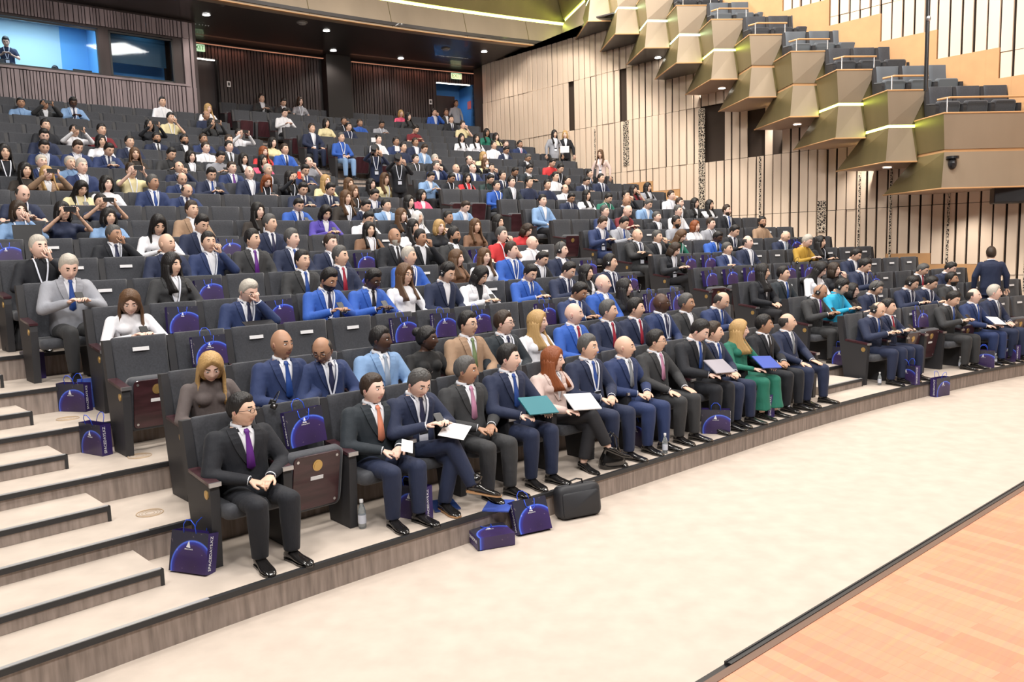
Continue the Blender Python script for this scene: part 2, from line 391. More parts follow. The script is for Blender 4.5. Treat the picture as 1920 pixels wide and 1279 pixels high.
# ------------------------------------------------------------------ stepped side balconies
HU, HL = .736, .764
TOPO = (-.083, -.085); BOTO = (-.093, -.105)
for i in range(-2, 8):
    X, Y, z = bxP(i); nx, ny, _ = bxP(i+1)
    SLp = (X-.047, Y+1.075); FLp = (X, Y); FRp = (X+.536, Y+.076)
    nSL = (nx-.047, ny+1.075)
    if i == 7: FRp = (X+2.6, Y+.2); nSL = (X+2.7, Y+.9)
    def wl_at(y): return wall_pt((y-WA[1])/WT[1])[0]
    def ring(dz, o, sl=(0, 0), fr=(0, 0)):
        P = [(SLp[0]+o[0]+sl[0], SLp[1]+o[1]+sl[1]), (FLp[0]+o[0], FLp[1]+o[1]), (FRp[0]+fr[0], FRp[1]+fr[1]+o[1]), (max(nSL[0], FRp[0]+fr[0])+.03, nSL[1])]
        yb = SLp[1]+sl[1]+.1
        P += [(wl_at(P[-1][1])+.1, P[-1][1]), (wl_at(yb)+.1, yb)]
        return [(x, y, z+dz) for (x, y) in P]
    r_top = ring(HU, TOPO, (0, 0), (.30 if i < 7 else 0, 0)); r_w = ring(.03, (0, 0)); r_w2 = ring(-.03, (0, 0)); r_b = ring(-HL, BOTO, (-.16, 1.045), (.08, 0))
    a = lambda i_: ['lowest', 'second lowest', 'third lowest', 'fourth lowest', 'fifth lowest', 'sixth lowest', 'seventh lowest', 'eighth lowest', 'second highest', 'highest', ''][7-i_]
    e = empty('side_balcony', Matrix.Translation((X, Y, z))); Mi = e.matrix_world.inverted()
    tag(e, 'golden hourglass-shaped side balcony box, %s of the stepped row on the right' % a(i), 'balcony', 'stepped side balcony boxes')
    def put(nm, rs, mm, cap=True):
        mb = MB(); mb.add(rings(rs, cap)); o = obj(nm, mb, mm, e, Mi)
        if len(mm) > 1:
            me = o.data; nn = len(rs[0])
            for f in range((len(rs)-1)*nn): me.polygons[f].material_index = 1 if f % nn in (1,) else 0  # front face gets the lit copy, the other faces the shaded copy
        return o
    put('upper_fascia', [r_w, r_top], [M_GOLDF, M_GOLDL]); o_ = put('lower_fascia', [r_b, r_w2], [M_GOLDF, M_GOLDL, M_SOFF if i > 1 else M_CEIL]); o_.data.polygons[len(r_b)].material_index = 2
    lit = {6: M_LED, 5: M_LED, -3: M_LEDW, -2: M_LEDW, -1: M_LEDW, 0: M_LEDW, 1: M_LEDW, 2: M_LED, 4: None, 3: None, 7: None}[i]
    ins = ring(0, (.015, .02))
    mm = MB(); R = [[(x, y, z-.03) for (x, y, _) in ins], [(x, y, z+.03) for (x, y, _) in ins]]
    mb = MB(); mb.add(rings(R)); obj('waist_band', mb, lit or M_TAN, e, Mi)
    # timber-coloured rims at the upper and lower edges
    for (rr, nm) in ((r_top, 'upper_rim'), (r_b, 'lower_rim')):
        mb = MB(); P = [np.array(p) for p in rr[:3]]
        mb.add(tube(P, .018, 6)); obj(nm, mb, M_TAN, e, Mi)
    # hand rail on small posts above the upper edge
    zt = z+HU
    mb = MB(); q = [(r_top[1][0]+.12, r_top[1][1]+.5, zt+.34), (r_top[1][0]+.3, r_top[1][1]+.35, zt+.36), (r_top[2][0]+.15, r_top[2][1]+.35, zt+.36)]
    mb.add(tube(q, (.022), 8)); obj('hand_rail', mb, M_TAN, e, Mi)
    mb = MB()
    for u in (q[1], q[2]): mb.add(tube([(u[0]-.05, u[1], zt-.02), (u[0]-.05, u[1], zt+.36)], .012, 6))
    obj('rail_post', mb, M_STEEL, e, Mi)
# ------------------------------------------------------------------ control booth behind row 19
bo = MB(); OF = 19.4; ZF = zrow(19)
W1 = (-.9, 1.74, 7.5, 8.72); W2 = (2.0, 3.74, 7.5, 8.72)
def bwall(mb, o0, o1, m=0):
    cbox(mb, -6, 4.18, o0, o1, ZF-.3, 7.48, m, 14); cbox(mb, -6, 4.18, o0, o1, 8.74, 9.6, m, 14)
    cbox(mb, -6, W1[0]-.0, o0, o1, 7.48, 8.74, m, 5); cbox(mb, W1[1], W2[0], o0, o1, 7.48, 8.74, m, 1); cbox(mb, W2[1], 4.18, o0, o1, 7.48, 8.74, m, 1)
bwall(bo, OF+.06, OF+.16)
cbox(bo, 4.06, 4.18, OF+.1, OBK+.1, ZF-.3, 9.6, 0, 1)
tag(obj('wall_left', bo, M_SLAT), kind='structure')
sl = MB(); s = -3.0
while s < 4.1:
    w = .055 if rng.random() < .75 else .11
    for (z0, z1) in ((ZF, 7.40), (8.80, 9.25)): cbox(sl, s, s+w, OF-.0-.03*rng.random(), OF+.06, z0, z1)
    if s > 3.85: cbox(sl, s, s+w, OF, OF+.06, 7.4, 8.8)
    s += w+.022
cbox(sl, -6, 4.0, OF-.03, OF+.07, 7.42, 7.48, 0, 14)
tag(obj('wall_left', sl, M_SLATB), kind='structure')
M_BLU = mat('booth_blue_wall', lin((120, 190, 245)), .7); M_CY = mat('booth_pale_wall', lin((205, 238, 250)), .7)
inn = MB(); cbox(inn, -4, 1.15, OBK-.3, OBK-.2, ZF, 9.3, 0, 8); tag(obj('wall_booth', inn, M_CY), kind='structure')
inn = MB(); cbox(inn, 1.15, 3.9, OBK-.3, OBK-.2, ZF, 9.3, 0, 6); tag(obj('wall_booth', inn, M_BLU), kind='structure')
inn = MB(); cbox(inn, -4, 4.0, OF+.2, OBK, 6.55, 6.6, 0, 8); tag(obj('floor', inn, M_PANEL), kind='structure')
inn = MB(); cbox(inn, -3.3, -3.2, OF+.2, OBK-.3, 6.6, 9.2); cbox(inn, 1.86, 1.9, OF+.16, OBK-.3, 6.6, 9.2); tag(obj('wall_booth', inn, M_BLU), kind='structure')
def glass_mat():
    m = bpy.data.materials.new('booth_glass'); m.use_nodes = True; nt = m.node_tree; nt.nodes.clear()
    o = nt.nodes.new('ShaderNodeOutputMaterial'); g = nt.nodes.new('ShaderNodeBsdfGlossy'); t = nt.nodes.new('ShaderNodeBsdfTransparent'); x = nt.nodes.new('ShaderNodeMixShader')
    g.inputs['Roughness'].default_value = .03; x.inputs[0].default_value = .022; t.inputs[0].default_value = (.9, .95, 1, 1)
    nt.links.new(t.outputs[0], x.inputs[1]); nt.links.new(g.outputs[0], x.inputs[2]); nt.links.new(x.outputs[0], o.inputs[0]); return m
GL = glass_mat()
for n_, w in (('window_1', W1), ('window_2', W2)):
    e = empty(n_); tag(e, kind='structure')
    g = MB(); cbox(g, w[0]+.03, w[1]-.03, OF+.10, OF+.105, w[2]+.03, w[3]-.03, 0, 4); obj('pane', g, GL, e)
    g = MB()
    for (a, b, c, d_) in ((w[0], w[0]+.05, w[2], w[3]), (w[1]-.05, w[1], w[2], w[3]), (w[0], w[1], w[2], w[2]+.04), (w[0], w[1], w[3]-.05, w[3])): cbox(g, a, b, OF+.05, OF+.14, c, d_, 0, 3)
    obj('window_frame', g, M_BLACK, e)
c = pt(0.2, 19.85); area('booth_light', (*c, 9.05), 2.0, 100, (.72, .9, 1.0), (0, 0, TH), .5)
c = pt(3.0, 19.85); area('booth_light', (*c, 9.05), .6, 9, (.35, .75, 1.0))
inn = MB(); cbox(inn, 2.2, 3.7, OF+.6, OF+.62, 8.0, 9.1, 0, 3); tag(obj('upper_wall_panel', inn, mat('teal_upper_wall', (.02, .07, .11), .4)), 'dark teal panel added for the darker upper wall inside the right booth window', 'panel')  # added panel imitating the dark upper wall above the lit lower band
inn = MB()
for (s_, w_) in ((-2.1, .12), (-1.75, .05), (-.6, .06), (-.45, .03)): cbox(inn, s_, s_+w_, OBK-.45, OBK-.38, 6.7, 9.2)
tag(obj('cable_trunking', inn, mat('booth_blue_duct', lin((60, 120, 190)), .5)), 'vertical blue cable ducts on the booth back wall', 'duct')
for s_ in (5.2, 6.4, 8.4, 9.4, 10.4):
    c = pt(s_, OBK-.28); area('cove_lamp', (*c, 9.12), 1.3, 7, (1, .36, .22), (0, 0, base(s_)[2]), .06)
# door interior right, blue light
di = MB(); cbox(di, 9.7, 11.4, OBK+1.2, OBK+1.3, ZB-.3, 9.2, 0, 2); cbox(di, 10.95, 11.05, OBK-.0, OBK+1.3, ZB-.3, 8.8, 0, 1); tag(obj('wall_lobby', di, mat('lobby_blue', lin((70, 130, 190)), .6)), kind='structure')
c = pt(10.4, OBK+.7); area('lobby_light', (*c, 8.5), .5, 16, (.6, .82, 1.0))
dl = MB(); cbox(dl, 10.0, 10.5, OBK+.1, OBK+.14, ZB-.2, 8.3, 0, 1); tag(obj('door_1', dl, M_SLAT), kind='structure')
red = MB(); cbox(red, 10.94, 10.948, OBK+.15, OBK+.45, 7.9, 8.2, 0, 1); tag(obj('wall_notice', red, mat('red_notice', (.7, .12, .08), .5)), 'small red notice on the blue lobby wall by the rear door', 'sign')
# cove lamps above the back wall and the left doorway (warm strips washing the slats)
cv = MB(); cbox(cv, 4.5, 7.2, OBK-.32, OBK-.24, 9.135, 9.15, 0, 6); cbox(cv, 7.85, 11.2, OBK-.32, OBK-.24, 9.135, 9.15, 0, 6)
tag(obj('cove_light', cv, mat('warm_cove', (.05, .02, .01), emit=(1, .42, .25), es=.7)), 'warm light strip recessed above the dark back wall', 'light')
for (s0, s1, zz) in ((4.33, 4.96, 8.72), (10.03, 10.9, 8.75)):
    cv = MB(); cbox(cv, s0, s1, OBK+.02, OBK+.10, zz, zz+.02, 0, 2)
    tag(obj('door_light', cv, mat('white_cove', (1, .95, .85), emit=(1, .93, .82), es=7)), 'white light strip over the %s rear doorway' % ('left' if s0 < 5 else 'right'), 'light')
di = MB(); cbox(di, 4.2, 5.0, OBK+.25, OBK+.3, ZB-.3, 9.2, 0, 2); tag(obj('wall_lobby', di, M_SLAT), kind='structure')
# ------------------------------------------------------------------ exit signs, downlights, ceiling devices
def text_mesh(txt, size):
    cu = bpy.data.curves.new('t', 'FONT'); cu.body = txt; cu.size = size; cu.extrude = .0008; cu.align_x = 'CENTER'; cu.align_y = 'CENTER'
    cu.resolution_u = 3
    o = bpy.data.objects.new('t', cu); COL.objects.link(o); bpy.context.view_layer.update()
    me = bpy.data.meshes.new_from_object(o.evaluated_get(bpy.context.evaluated_depsgraph_get())); bpy.data.objects.remove(o); return me
M_EXIT = mat('exit_green_white', (.5, .8, .5), emit=(.62, .95, .6), es=1.0); M_EXG = mat('exit_green', (0.01, .25, .04), .5)
EXT = text_mesh('EXIT', .2)
for (s_, z_, w_, lb) in ((10.5, 9.03, .22, 'green and white lit exit sign above the right rear doorway'), (4.61, 9.03, .22, 'green lit exit sign beside the control booth')):
    e = empty('exit_sign', frame(s_, OBK-.12, z_)); tag(e, lb, 'sign')
    mb = MB(); mb.add(rbox(-w_, w_, -.02, .02, -.11, .11, .02)); obj('sign_box', mb, M_EXIT, e)
    o = obj('lettering', EXT, M_EXG, e, Matrix.Translation((0, -.024, 0)) @ Matrix.Rotation(math.pi/2, 4, 'X'))
for n_, (s_, o_, lb) in enumerate(((6.55, 18.37, 'third'), (7.26, 20.4, ''), (8.85, 20.4, ''), (10.35, 18.5, ''), (12.1, 18.8, ''), (4.2, 18.6, ''), (1.5, 18.6, ''))):
    zc = 9.4-.28*(o_-17)/9-.012
    e = empty('downlight', frame(s_, o_, zc)); tag(e, 'round white downlight in the dark rear ceiling, %s' % ['above the middle of the back rows', 'nearest the middle column', 'right of the middle column', 'before the right rear door', 'in the far right corner', 'above the booth corner', 'above the booth window'][n_], 'light', 'downlights under the rear balcony')
    mb = MB(); mb.add(disc((0, 0, 0), .10, .02)); obj('lens', mb, mat('downlight_lens', (1, 1, 1), emit=(1, .96, .9), es=22), e)
    mb = MB(); a_ = np.linspace(0, 2*math.pi, 21); mb.add(tube([(.115*math.cos(t), .115*math.sin(t), -.002) for t in a_], .012, 6)); obj('ring', mb, M_STEEL, e)
    l = bpy.data.lights.new('downlight_beam', 'SPOT'); l.energy = 150; l.spot_size = 2.2; l.spot_blend = .6; l.color = (1, .9, .8); l.shadow_soft_size = .08
    lo_ = bpy.data.objects.new('downlight_beam', l); COL.objects.link(lo_); lo_.matrix_world = frame(s_, o_, zc-.06)
for (s_, o_, nm, lb) in ((9.44, 18.7, 'smoke_detector', 'round white smoke detector on the dark ceiling'), (5.9, 17.9, 'ceiling_camera', 'small dome on the dark ceiling left of the lamps')):
    mb = MB(); mb.add(disc((0, 0, -.03), .16, .04)); mb.add(disc((0, 0, -.06), .11, .05)); tag(obj(nm, mb, mat('grey_device', (.35, .35, .35), .4), None, frame(s_, o_, 9.38)), lb, 'device')
for i in (1, 3, 5, 7):
    X, Y, z = bxP(i); l = bpy.data.lights.new('soffit_beam', 'SPOT'); l.energy = 170; l.spot_size = 2.0; l.spot_blend = .8; l.color = (1, .93, .84); l.shadow_soft_size = .06
    lo_ = bpy.data.objects.new('soffit_beam', l); COL.objects.link(lo_); lo_.location = (X+.9, Y+1.0, z-HL-.1)
# soffit downlights under the side boxes
for n_, i in enumerate((0, 2, 4, 6)):
    X, Y, z = bxP(i); mb = MB(); mb.add(disc((0, 0, 0), .09, .02)); e = empty('soffit_light', Matrix.Translation((X+.5, Y+1.1, z-HL-.012)))
    obj('lens', mb, MATS['downlight_lens'], e); mb = MB(); mb.add(tube([(.105*math.cos(t), .105*math.sin(t), 0) for t in a_], .01, 6)); obj('ring', mb, M_STEEL, e)
    tag(e, 'small round lamp under the %s lit side balcony box from the right' % ['fourth', 'third', 'second', 'nearest'][n_], 'light')
# wall sockets / switches on the dark wall
for (s_, lb) in ((5.18, 'small white switch on the dark wall near the booth'), (9.81, 'small white switch on the dark wall left of the right door')):
    mb = MB(); mb.add(box(-.06, .06, -.02, .0, -.09, .09)); e = tag(obj('wall_switch', mb, M_WHITE, None, frame(s_, OBK-.09, 8.0)), lb, 'switch')
    mb = MB(); mb.add(box(-.03, .03, -.024, -.02, -.05, .05)); obj('rocker', mb, M_BLACK, e)
# black pole at the upper right
X, Y = 7.6, 15.0
mb = MB(); mb.add(tube([(X, Y+.0, 5.05), (X, Y, 12)], .035, 12)); e = tag(obj('hanging_pole', mb, M_BLACK), 'thin black vertical pole in front of the upper side seats', 'pole')
mb = MB(); mb.add(ellipsoid((X, Y-.03, 6.3), (.04, .04, .05))); obj('clamp', mb, M_STEEL, e)
# dome camera and black loudspeaker on the right wall
X, Y = 8.95, 16.75
mb = MB(); mb.add(disc((0, 0, .03), .12, .05)); mb.add(ellipsoid((0, 0, -.09), (.085, .085, .12))); tag(obj('dome_camera', mb, M_BLACK, None, Matrix.Translation((X+.1, Y-.05, 3.98))), 'black dome camera hanging under the lowest side balcony', 'camera')
sp = wall_pt(-9.7, .45); ang = math.atan2(WT[1], WT[0])
e = empty('wall_loudspeaker', Matrix.Translation((sp[0], sp[1], 3.35)) @ Matrix.Rotation(ang+.5, 4, 'Z')); tag(e, 'black loudspeaker box hung on the right wall at the frame edge', 'loudspeaker')
mb = MB(); mb.add(rbox(-.75, .55, -.3, .25, -.28, .22, .04, 0)); obj('cabinet', mb, M_BLACK, e)
mb = MB(); mb.add(box(-.5, .5, -.05, .05, .22, .42)); obj('bracket', mb, M_PANEL, e)
# hand rail at the foot of the side stair

# ------------------------------------------------------------------ seats: layout
ORD = ['', 'first', 'second', 'third', 'fourth', 'fifth', 'sixth', 'seventh', 'eighth', 'ninth', 'tenth', 'eleventh', 'twelfth', 'thirteenth', 'fourteenth', 'fifteenth', 'sixteenth', 'seventeenth', 'eighteenth', 'nineteenth', 'twentieth', 'twenty-first']
def ordn(n): return ORD[n] if n < len(ORD) else '%dth' % n
SEATS = []      # dict(k, s, blk, idx)
def arc_positions(s0, s1, off, w=.565):
    S = np.linspace(s0, s1, 400); P = np.array([pt(s, off) for s in S]); L = np.concatenate([[0], np.cumsum(np.hypot(*np.diff(P, axis=0).T))])
    n = max(1, int(round(L[-1]/w))); return [(float(np.interp((i+.5)*L[-1]/n, L, S)), L[-1]/n) for i in range(n)]
for k in range(1, NR+1):
    off = (k-1)*D+PAN
    blocks = []
    if k <= 19: blocks.append(('centre', -2.80 if k in (2, 4) else -2.93 if k == 3 else -3.02 if k == 1 else -3.13, MAIN_END(k)))
    se_ = 14.5
    for q in np.arange(8, 16, .02):
        if wall_dist(*pt(q, off+.3)) < (.75 if k < 14 else .35): se_ = q; break
    if k == 1: se_ = min(se_, 12.2)
    blocks.append(('right', RSTART(k), se_))
    for b, a0, a1 in blocks:
        L = arc_positions(a0, a1, off+.2); n = 0
        for i, (s, w) in enumerate(L):
            x, y = project((*pt(s, off+.3), zrow(k)+1.0))
            if -70 < x < 1990: n += 1; SEATS.append(dict(k=k, s=s, w=w, b=b, i=i, n=n, x=x, first=(i == 0), last=(i == len(L)-1), who=None))
# ------------------------------------------------------------------ seat model
def backrest_mb(lo=False):
    mb = MB(); R = []
    n = 5 if lo else 9
    for j in range(n):
        u = j/(n-1); z = .40+.64*u; yf = .30+.08*u+.02*math.sin(u*3.1); w = .255*(1-.12*max(0, 1-4*u)**2)
        th = .035 if u > .97 or u < .03 else .07
        c = [(-w, .02), (-w+.03, -.005), (-.12, .012), (.12, .012), (w-.03, -.005), (w, .02), (w, th-.01), (w-.03, th), (-w+.03, th), (-w, th-.01)]
        R.append([(x, yf+y, z) for x, y in c])
    q = R[-1]; cx = np.mean(q, 0); R.append([tuple(cx+(np.array(p)-cx)*(.96, .5, 1)+(0, 0, .012)) for p in q])
    mb.add(rings(R), 0, True); return mb
def seat_mb(up):
    mb = MB(); mb.add(rbox(-.245, .245, -.11, .34, -.055, .05, .05, 2), 0, True)
    return mb
SEAT_DN = Matrix.Translation((0, .0, .41))
SEAT_UP = Matrix.Translation((0, .16, .46)) @ Matrix.Rotation(math.radians(-74), 4, 'X') @ Matrix.Translation((0, -.115, 0)) @ Matrix.Rotation(math.pi, 4, 'Z') @ Matrix.Rotation(math.pi, 4, 'X')
# folded seat: cushion tipped up, timber underside towards the stage
SEAT_UP = Matrix.Translation((0, .12, .45)) @ Matrix.Rotation(math.radians(-78), 4, 'X') @ Matrix.Diagonal((1, 1.14, 1, 1)) @ Matrix.Translation((0, -.115, 0))
def side_mb():
    mb = MB(); P = [(.0, 0), (.33, 0), (.40, .45), (.47, .9), (.475, 1.03), (.40, 1.035), (.345, .66), (-.03, .615), (-.035, .55)]
    mb.add(prism(P, 0, -.035, .035)); return mb
def arm_mb():
    mb = MB(); mb.add(hexa([(-.042, -.04, .615), (.042, -.04, .615), (.042, .33, .66), (-.042, .33, .66), (-.042, -.04, .64), (.042, -.04, .64), (.042, .33, .685), (-.042, .33, .685)])); return mb
def tip_mb():
    mb = MB(); mb.add(box(-.044, .044, -.055, -.038, .612, .643)); return mb
def under_mb():
    mb = MB(); mb.add(rbox(-.20, .20, -.062, -.054, -.21, .21, .03, 1)); return mb
BACK, BACKLO = backrest_mb().mesh('backrest'), backrest_mb(True).mesh('backrest')
SEATM = seat_mb(0).mesh('seat'); SIDEM = side_mb().mesh('side_panel'); ARMM = arm_mb().mesh('armrest'); TIPM = tip_mb().mesh('armrest_tip')
um = MB(); um.add(rbox(-.205, .205, -.10, .31, -.067, -.055, .035, 2)); UNDM = um.mesh('underside_panel')
um = MB()
for x in (-.17, .17):
    for y in (-.065, .275): um.add(disc((x, y, -.069), .011, .006, 10))
SCRM = um.mesh('screw')
um = MB(); um.add(disc((0, -.015, -.070), .042, .006, 20)); um.add(disc((0, -.015, -.074), .03, .004, 20)); MEDM = um.mesh('medallion')
um = MB(); um.add(disc((-.038, .03, .545), .034, .006, 20, 0)); um.add(disc((-.041, .03, .545), .024, .004, 20, 0)); MEDS = um.mesh('medallion')
um = MB(); um.add(box(-.055, .055, .065, .092, -.072, -.068)); NUMM = um.mesh('number_plate')
um = MB(); um.add(box(-.075, .075, -.004, 0, -.018, .018)); LABM = um.mesh('name_label')
for me, m in ((BACK, M_SEAT), (BACKLO, M_SEAT), (SEATM, M_SEAT), (SIDEM, M_PANEL), (ARMM, M_WOODD), (TIPM, M_STEEL), (UNDM, M_WOODD), (SCRM, M_STEEL), (MEDM, M_GOLD), (MEDS, M_GOLD), (NUMM, M_WHITE), (LABM, M_WHITE)): me.materials.append(m)
# one-mesh versions for the far rows
def far_mb(up, end=0):
    mb = MB(); b = backrest_mb(True); mb.v += b.v; mb.f += b.f; mb.m += b.m; mb.s += b.s; mb.n += b.n
    mb.add(seat_mb(0).v and (np.concatenate(seat_mb(0).v), seat_mb(0).f), 0, True, SEAT_UP if up else SEAT_DN)
    s_ = side_mb(); mb.add((np.concatenate(s_.v), s_.f), 1, False, Matrix.Translation((-.282, 0, 0)))
    if end: mb.add((np.concatenate(s_.v), s_.f), 1, False, Matrix.Translation((.282, 0, 0)))
    a_ = arm_mb(); mb.add((np.concatenate(a_.v), a_.f), 2, False, Matrix.Translation((-.282, 0, 0)))
    if up: mb.add((np.array(sum([v.tolist() for v in [np.asarray(rbox(-.205, .205, -.10, .31, -.067, -.055, .035, 2)[0])]], [])), rbox(-.205, .205, -.10, .31, -.067, -.055, .035, 2)[1]), 2, False, SEAT_UP)
    return mb
FARM = {}
for up in (0, 1):
    for e in (0, 1):
        me = far_mb(up, e).mesh('auditorium_chair')
        for m in (M_SEAT, M_PANEL, M_WOODD): me.materials.append(m)
        FARM[up, e] = me
def build_chairs(labelled, placed):
    """individuals for the 300 nearest seats, one 'stuff' object for the rest"""
    S = sorted(SEATS, key=lambda q: (q['k'], -q['x']))
    S = sorted(S, key=lambda q: q['k']*1.0+(0 if q['who'] is None else 0))
    ind, rest = S[:296], S[296:]
    for q in ind:
        k = q['k']; M = frame(q['s'], (k-1)*D+PAN, zrow(k)); up = q['who'] is None; wd = q['w']/.565
        place = '%s in the %s block, %s row' % (ordn(q['n'])+' seat from the left', q['b'], ordn(k))
        if k <= 8:
            e = empty('auditorium_chair', M)
            def ch(nm, me, m4=Matrix.Identity(4), par=e):
                o = bpy.data.objects.new(nm, me); COL.objects.link(o); o.parent = par; o.matrix_local = m4; return o
            bk_ = ch('backrest', BACK)
            if (up and k <= 7) or q['lab']: ch('name_label', LABM, Matrix.Translation((0, .372, .93)) @ Matrix.Rotation(math.radians(-7), 4, 'X'), bk_)
            st_ = ch('seat', SEATM, SEAT_UP if up else SEAT_DN)
            if up:
                ch('underside_panel', UNDM, Matrix.Identity(4), st_)
                if k <= 5: ch('screw', SCRM, Matrix.Identity(4), st_); ch('number_plate', NUMM, Matrix.Identity(4), st_)
                ch('medallion', MEDM, Matrix.Identity(4), st_)
            sides = [-1]+([1] if q['last'] else [])
            for sd in sides:
                T = Matrix.Translation((sd*.282*wd, 0, 0)); s_ = ch('side_panel', SIDEM, T); ch('armrest', ARMM, Matrix.Identity(4), s_)
                if k <= 4: ch('armrest_tip', TIPM, Matrix.Identity(4), s_)
                if sd == -1 and q['first']: ch('medallion', MEDS, Matrix.Identity(4), s_)
            tag(e, ('empty folded charcoal chair, ' if up else 'occupied charcoal chair, ')+place, 'chair', 'auditorium chairs')
        else:
            o = bpy.data.objects.new('auditorium_chair', FARM[int(up), int(q['last'])]); COL.objects.link(o); o.matrix_world = M
            tag(o, ('empty folded charcoal chair, ' if up else 'occupied charcoal chair, ')+place, 'chair', 'auditorium chairs')
    mb = MB(); cache = {}
    for key in FARM: f_ = far_mb(*key); cache[key] = (np.concatenate(f_.v), f_.f, f_.m)
    for q in rest:
        M = np.array(frame(q['s'], (q['k']-1)*D+PAN, zrow(q['k']))); v, f, m = cache[int(q['who'] is None), int(q['last'])]
        n = mb.n; mb.v.append(v@M[:3, :3].T+M[:3, 3]); mb.f += [tuple(i+n for i in t) for t in f]; mb.m += m; mb.s += [False]*len(f); mb.n += len(v)
    if rest: tag(obj('auditorium_chairs', mb, [M_SEAT, M_PANEL, M_WOODD]), 'charcoal chairs of the farthest rows under the rear balcony', 'chairs', 'auditorium chairs', 'stuff')
# seats on the stepped side balconies
M_SEATB = mat('slate_blue_upholstery', (.10, .115, .135), .7, sheen=.2)
BCH = {}
for i in range(-2, 8):
    X, Y, z = bxP(i); zf = z+HU-.38; n = 3
    for j in range(n):
        nm = ordn(j+1)
        me = FARM[1, int(j == n-1)]
        o = bpy.data.objects.new('balcony_chair', me); COL.objects.link(o)
        o.matrix_world = Matrix.Translation((X+.40+.585*j, Y+.60, zf+.03)) @ Matrix.Rotation(.06, 4, 'Z') @ Matrix.Diagonal((1.03, .9, 1., 1))
        o.material_slots[0].link = 'OBJECT'; o.material_slots[0].material = M_SEATB if i % 2 == 0 else M_SEAT; o.material_slots[2].link = 'OBJECT'; o.material_slots[2].material = o.material_slots[0].material
        tag(o, 'grey balcony chair, %s from the left behind the %s side box' % (nm, ['lowest', 'second lowest', 'third lowest', 'fourth lowest', 'fifth lowest', 'sixth lowest', 'seventh lowest', 'eighth lowest', 'ninth lowest', 'tenth lowest'][7-i]), 'chair', 'side balcony chairs')

# ------------------------------------------------------------------ people
SKIN = {'1': mat('skin_light', (.78, .52, .42), .5), '2': mat('skin_warm', (.70, .45, .33), .5), '3': mat('skin_tan', (.42, .235, .15), .5), '4': mat('skin_dark', (.085, .042, .028), .45)}
LIP = {'1': mat('lip_light', (.58, .27, .24), .4), '2': mat('lip_warm', (.52, .26, .21), .4), '3': mat('lip_tan', (.22, .09, .07), .4), '4': mat('lip_dark', (.07, .03, .03), .4)}
HAIRC = {'k': (.010, .008, .008), 'b': (.035, .020, .012), 'g': (.085, .082, .08), 'w': (.50, .46, .40), 'y': (.48, .30, .12), 'r': (.24, .065, .018), 'B': (.05, .04, .035), 'R': (.04, .035, .032), 'n': (.11, .055, .025), 'W': (.75, .74, .72)}
HAIR = {k: mat('hair_'+k, v, .5, bump=(95, .8, (1, 1, .18))) for k, v in HAIRC.items()}
EYEW = mat('eye_white', (.7, .7, .7), .25); EYED = mat('eye_iris', (.02, .012, .01), .2)
CL = {'N': ('navy', (.010, .018, .054)), 'K': ('black', (.006, .0075, .013)), 'C': ('dark slate', (.013, .020, .028)), 'G': ('charcoal grey', (.028, .029, .032)), 'A': ('light grey', (.30, .31, .35)),
      'I': ('indigo blue', (.014, .030, .105)), 'B': ('bright blue', (.022, .095, .42)), 'L': ('pale blue', (.20, .33, .55)), 'T': ('tan', (.34, .22, .14)), 'W': ('white', (.76, .76, .80)), 'R': ('red', (.55, .03, .035)),
      'M': ('dark red', (.16, .012, .02)), 'P': ('pink', (.75, .10, .20)), 'Y': ('cream', (.72, .64, .38)), 'E': ('green', (.012, .15, .10)), 'U': ('turquoise', (.02, .38, .62)), 'O': ('brown', (.20, .105, .06)),
      'V': ('violet', (.075, .05, .34)), 'D': ('dark brown', (.025, .018, .014)), 'Q': ('black sequinned', (.006, .006, .007)), 'F': ('dark green uniform', (.012, .035, .035)), 'J': ('pale pink', (.62, .48, .44)), 'X': ('mustard', (.42, .25, .03)), 'Z': ('taupe', (.11, .088, .085))}
CLM = {k: mat('cloth_'+v[0].replace(' ', '_'), v[1], .78, sheen=.05, bump=(9, .8, (1, 1, .45)), bd=.022) for k, v in CL.items()}
TIE = {'b': ('blue', (.02, .07, .30)), 'k': ('black', (.012, .012, .016)), 'r': ('red', (.34, .02, .045)), 'p': ('purple', (.12, .02, .24)), 'o': ('orange', (.72, .26, .16)), 'g': ('grey', (.22, .24, .27)), 'P': ('pink', (.52, .24, .38)),
       'e': ('green', (.18, .25, .12)), 'n': ('navy', (.02, .025, .07)), 'w': ('striped pale blue', (.35, .43, .55))}
TIEM = {k: mat('tie_'+v[0].replace(' ', '_'), v[1], .5) for k, v in TIE.items()}
M_SHIRT = mat('white_shirt', (.74, .75, .80), .8); M_SHOE = mat('black_leather', (.012, .011, .011), .18, coat=.5); M_SOLE = mat('tan_sole', (.45, .25, .12), .6)
M_LANY = mat('white_lanyard', (.72, .75, .85), .6); M_GLS = mat('glasses_frame', (.02, .015, .015), .3); M_DTR = mat('dark_trousers', (.014, .014, .018), .8)
def remesh(parts, vox, smooth=3, fac=.5):
    mb = MB()
    for p in parts: mb.add(p)
    me = mb.mesh('t'); o = bpy.data.objects.new('t', me); COL.objects.link(o)
    m = o.modifiers.new('r', 'REMESH'); m.mode = 'VOXEL'; m.voxel_size = vox; m.adaptivity = 0
    if smooth: s_ = o.modifiers.new('s', 'SMOOTH'); s_.factor = fac; s_.iterations = smooth
    bpy.context.view_layer.update(); dg = bpy.context.evaluated_depsgraph_get(); e = o.evaluated_get(dg).to_mesh()
    n = len(e.vertices); v = np.empty(n*3); e.vertices.foreach_get('co', v); f = [tuple(p.vertices) for p in e.polygons]
    bpy.data.objects.remove(o); bpy.data.meshes.remove(me); return v.reshape(-1, 3), f
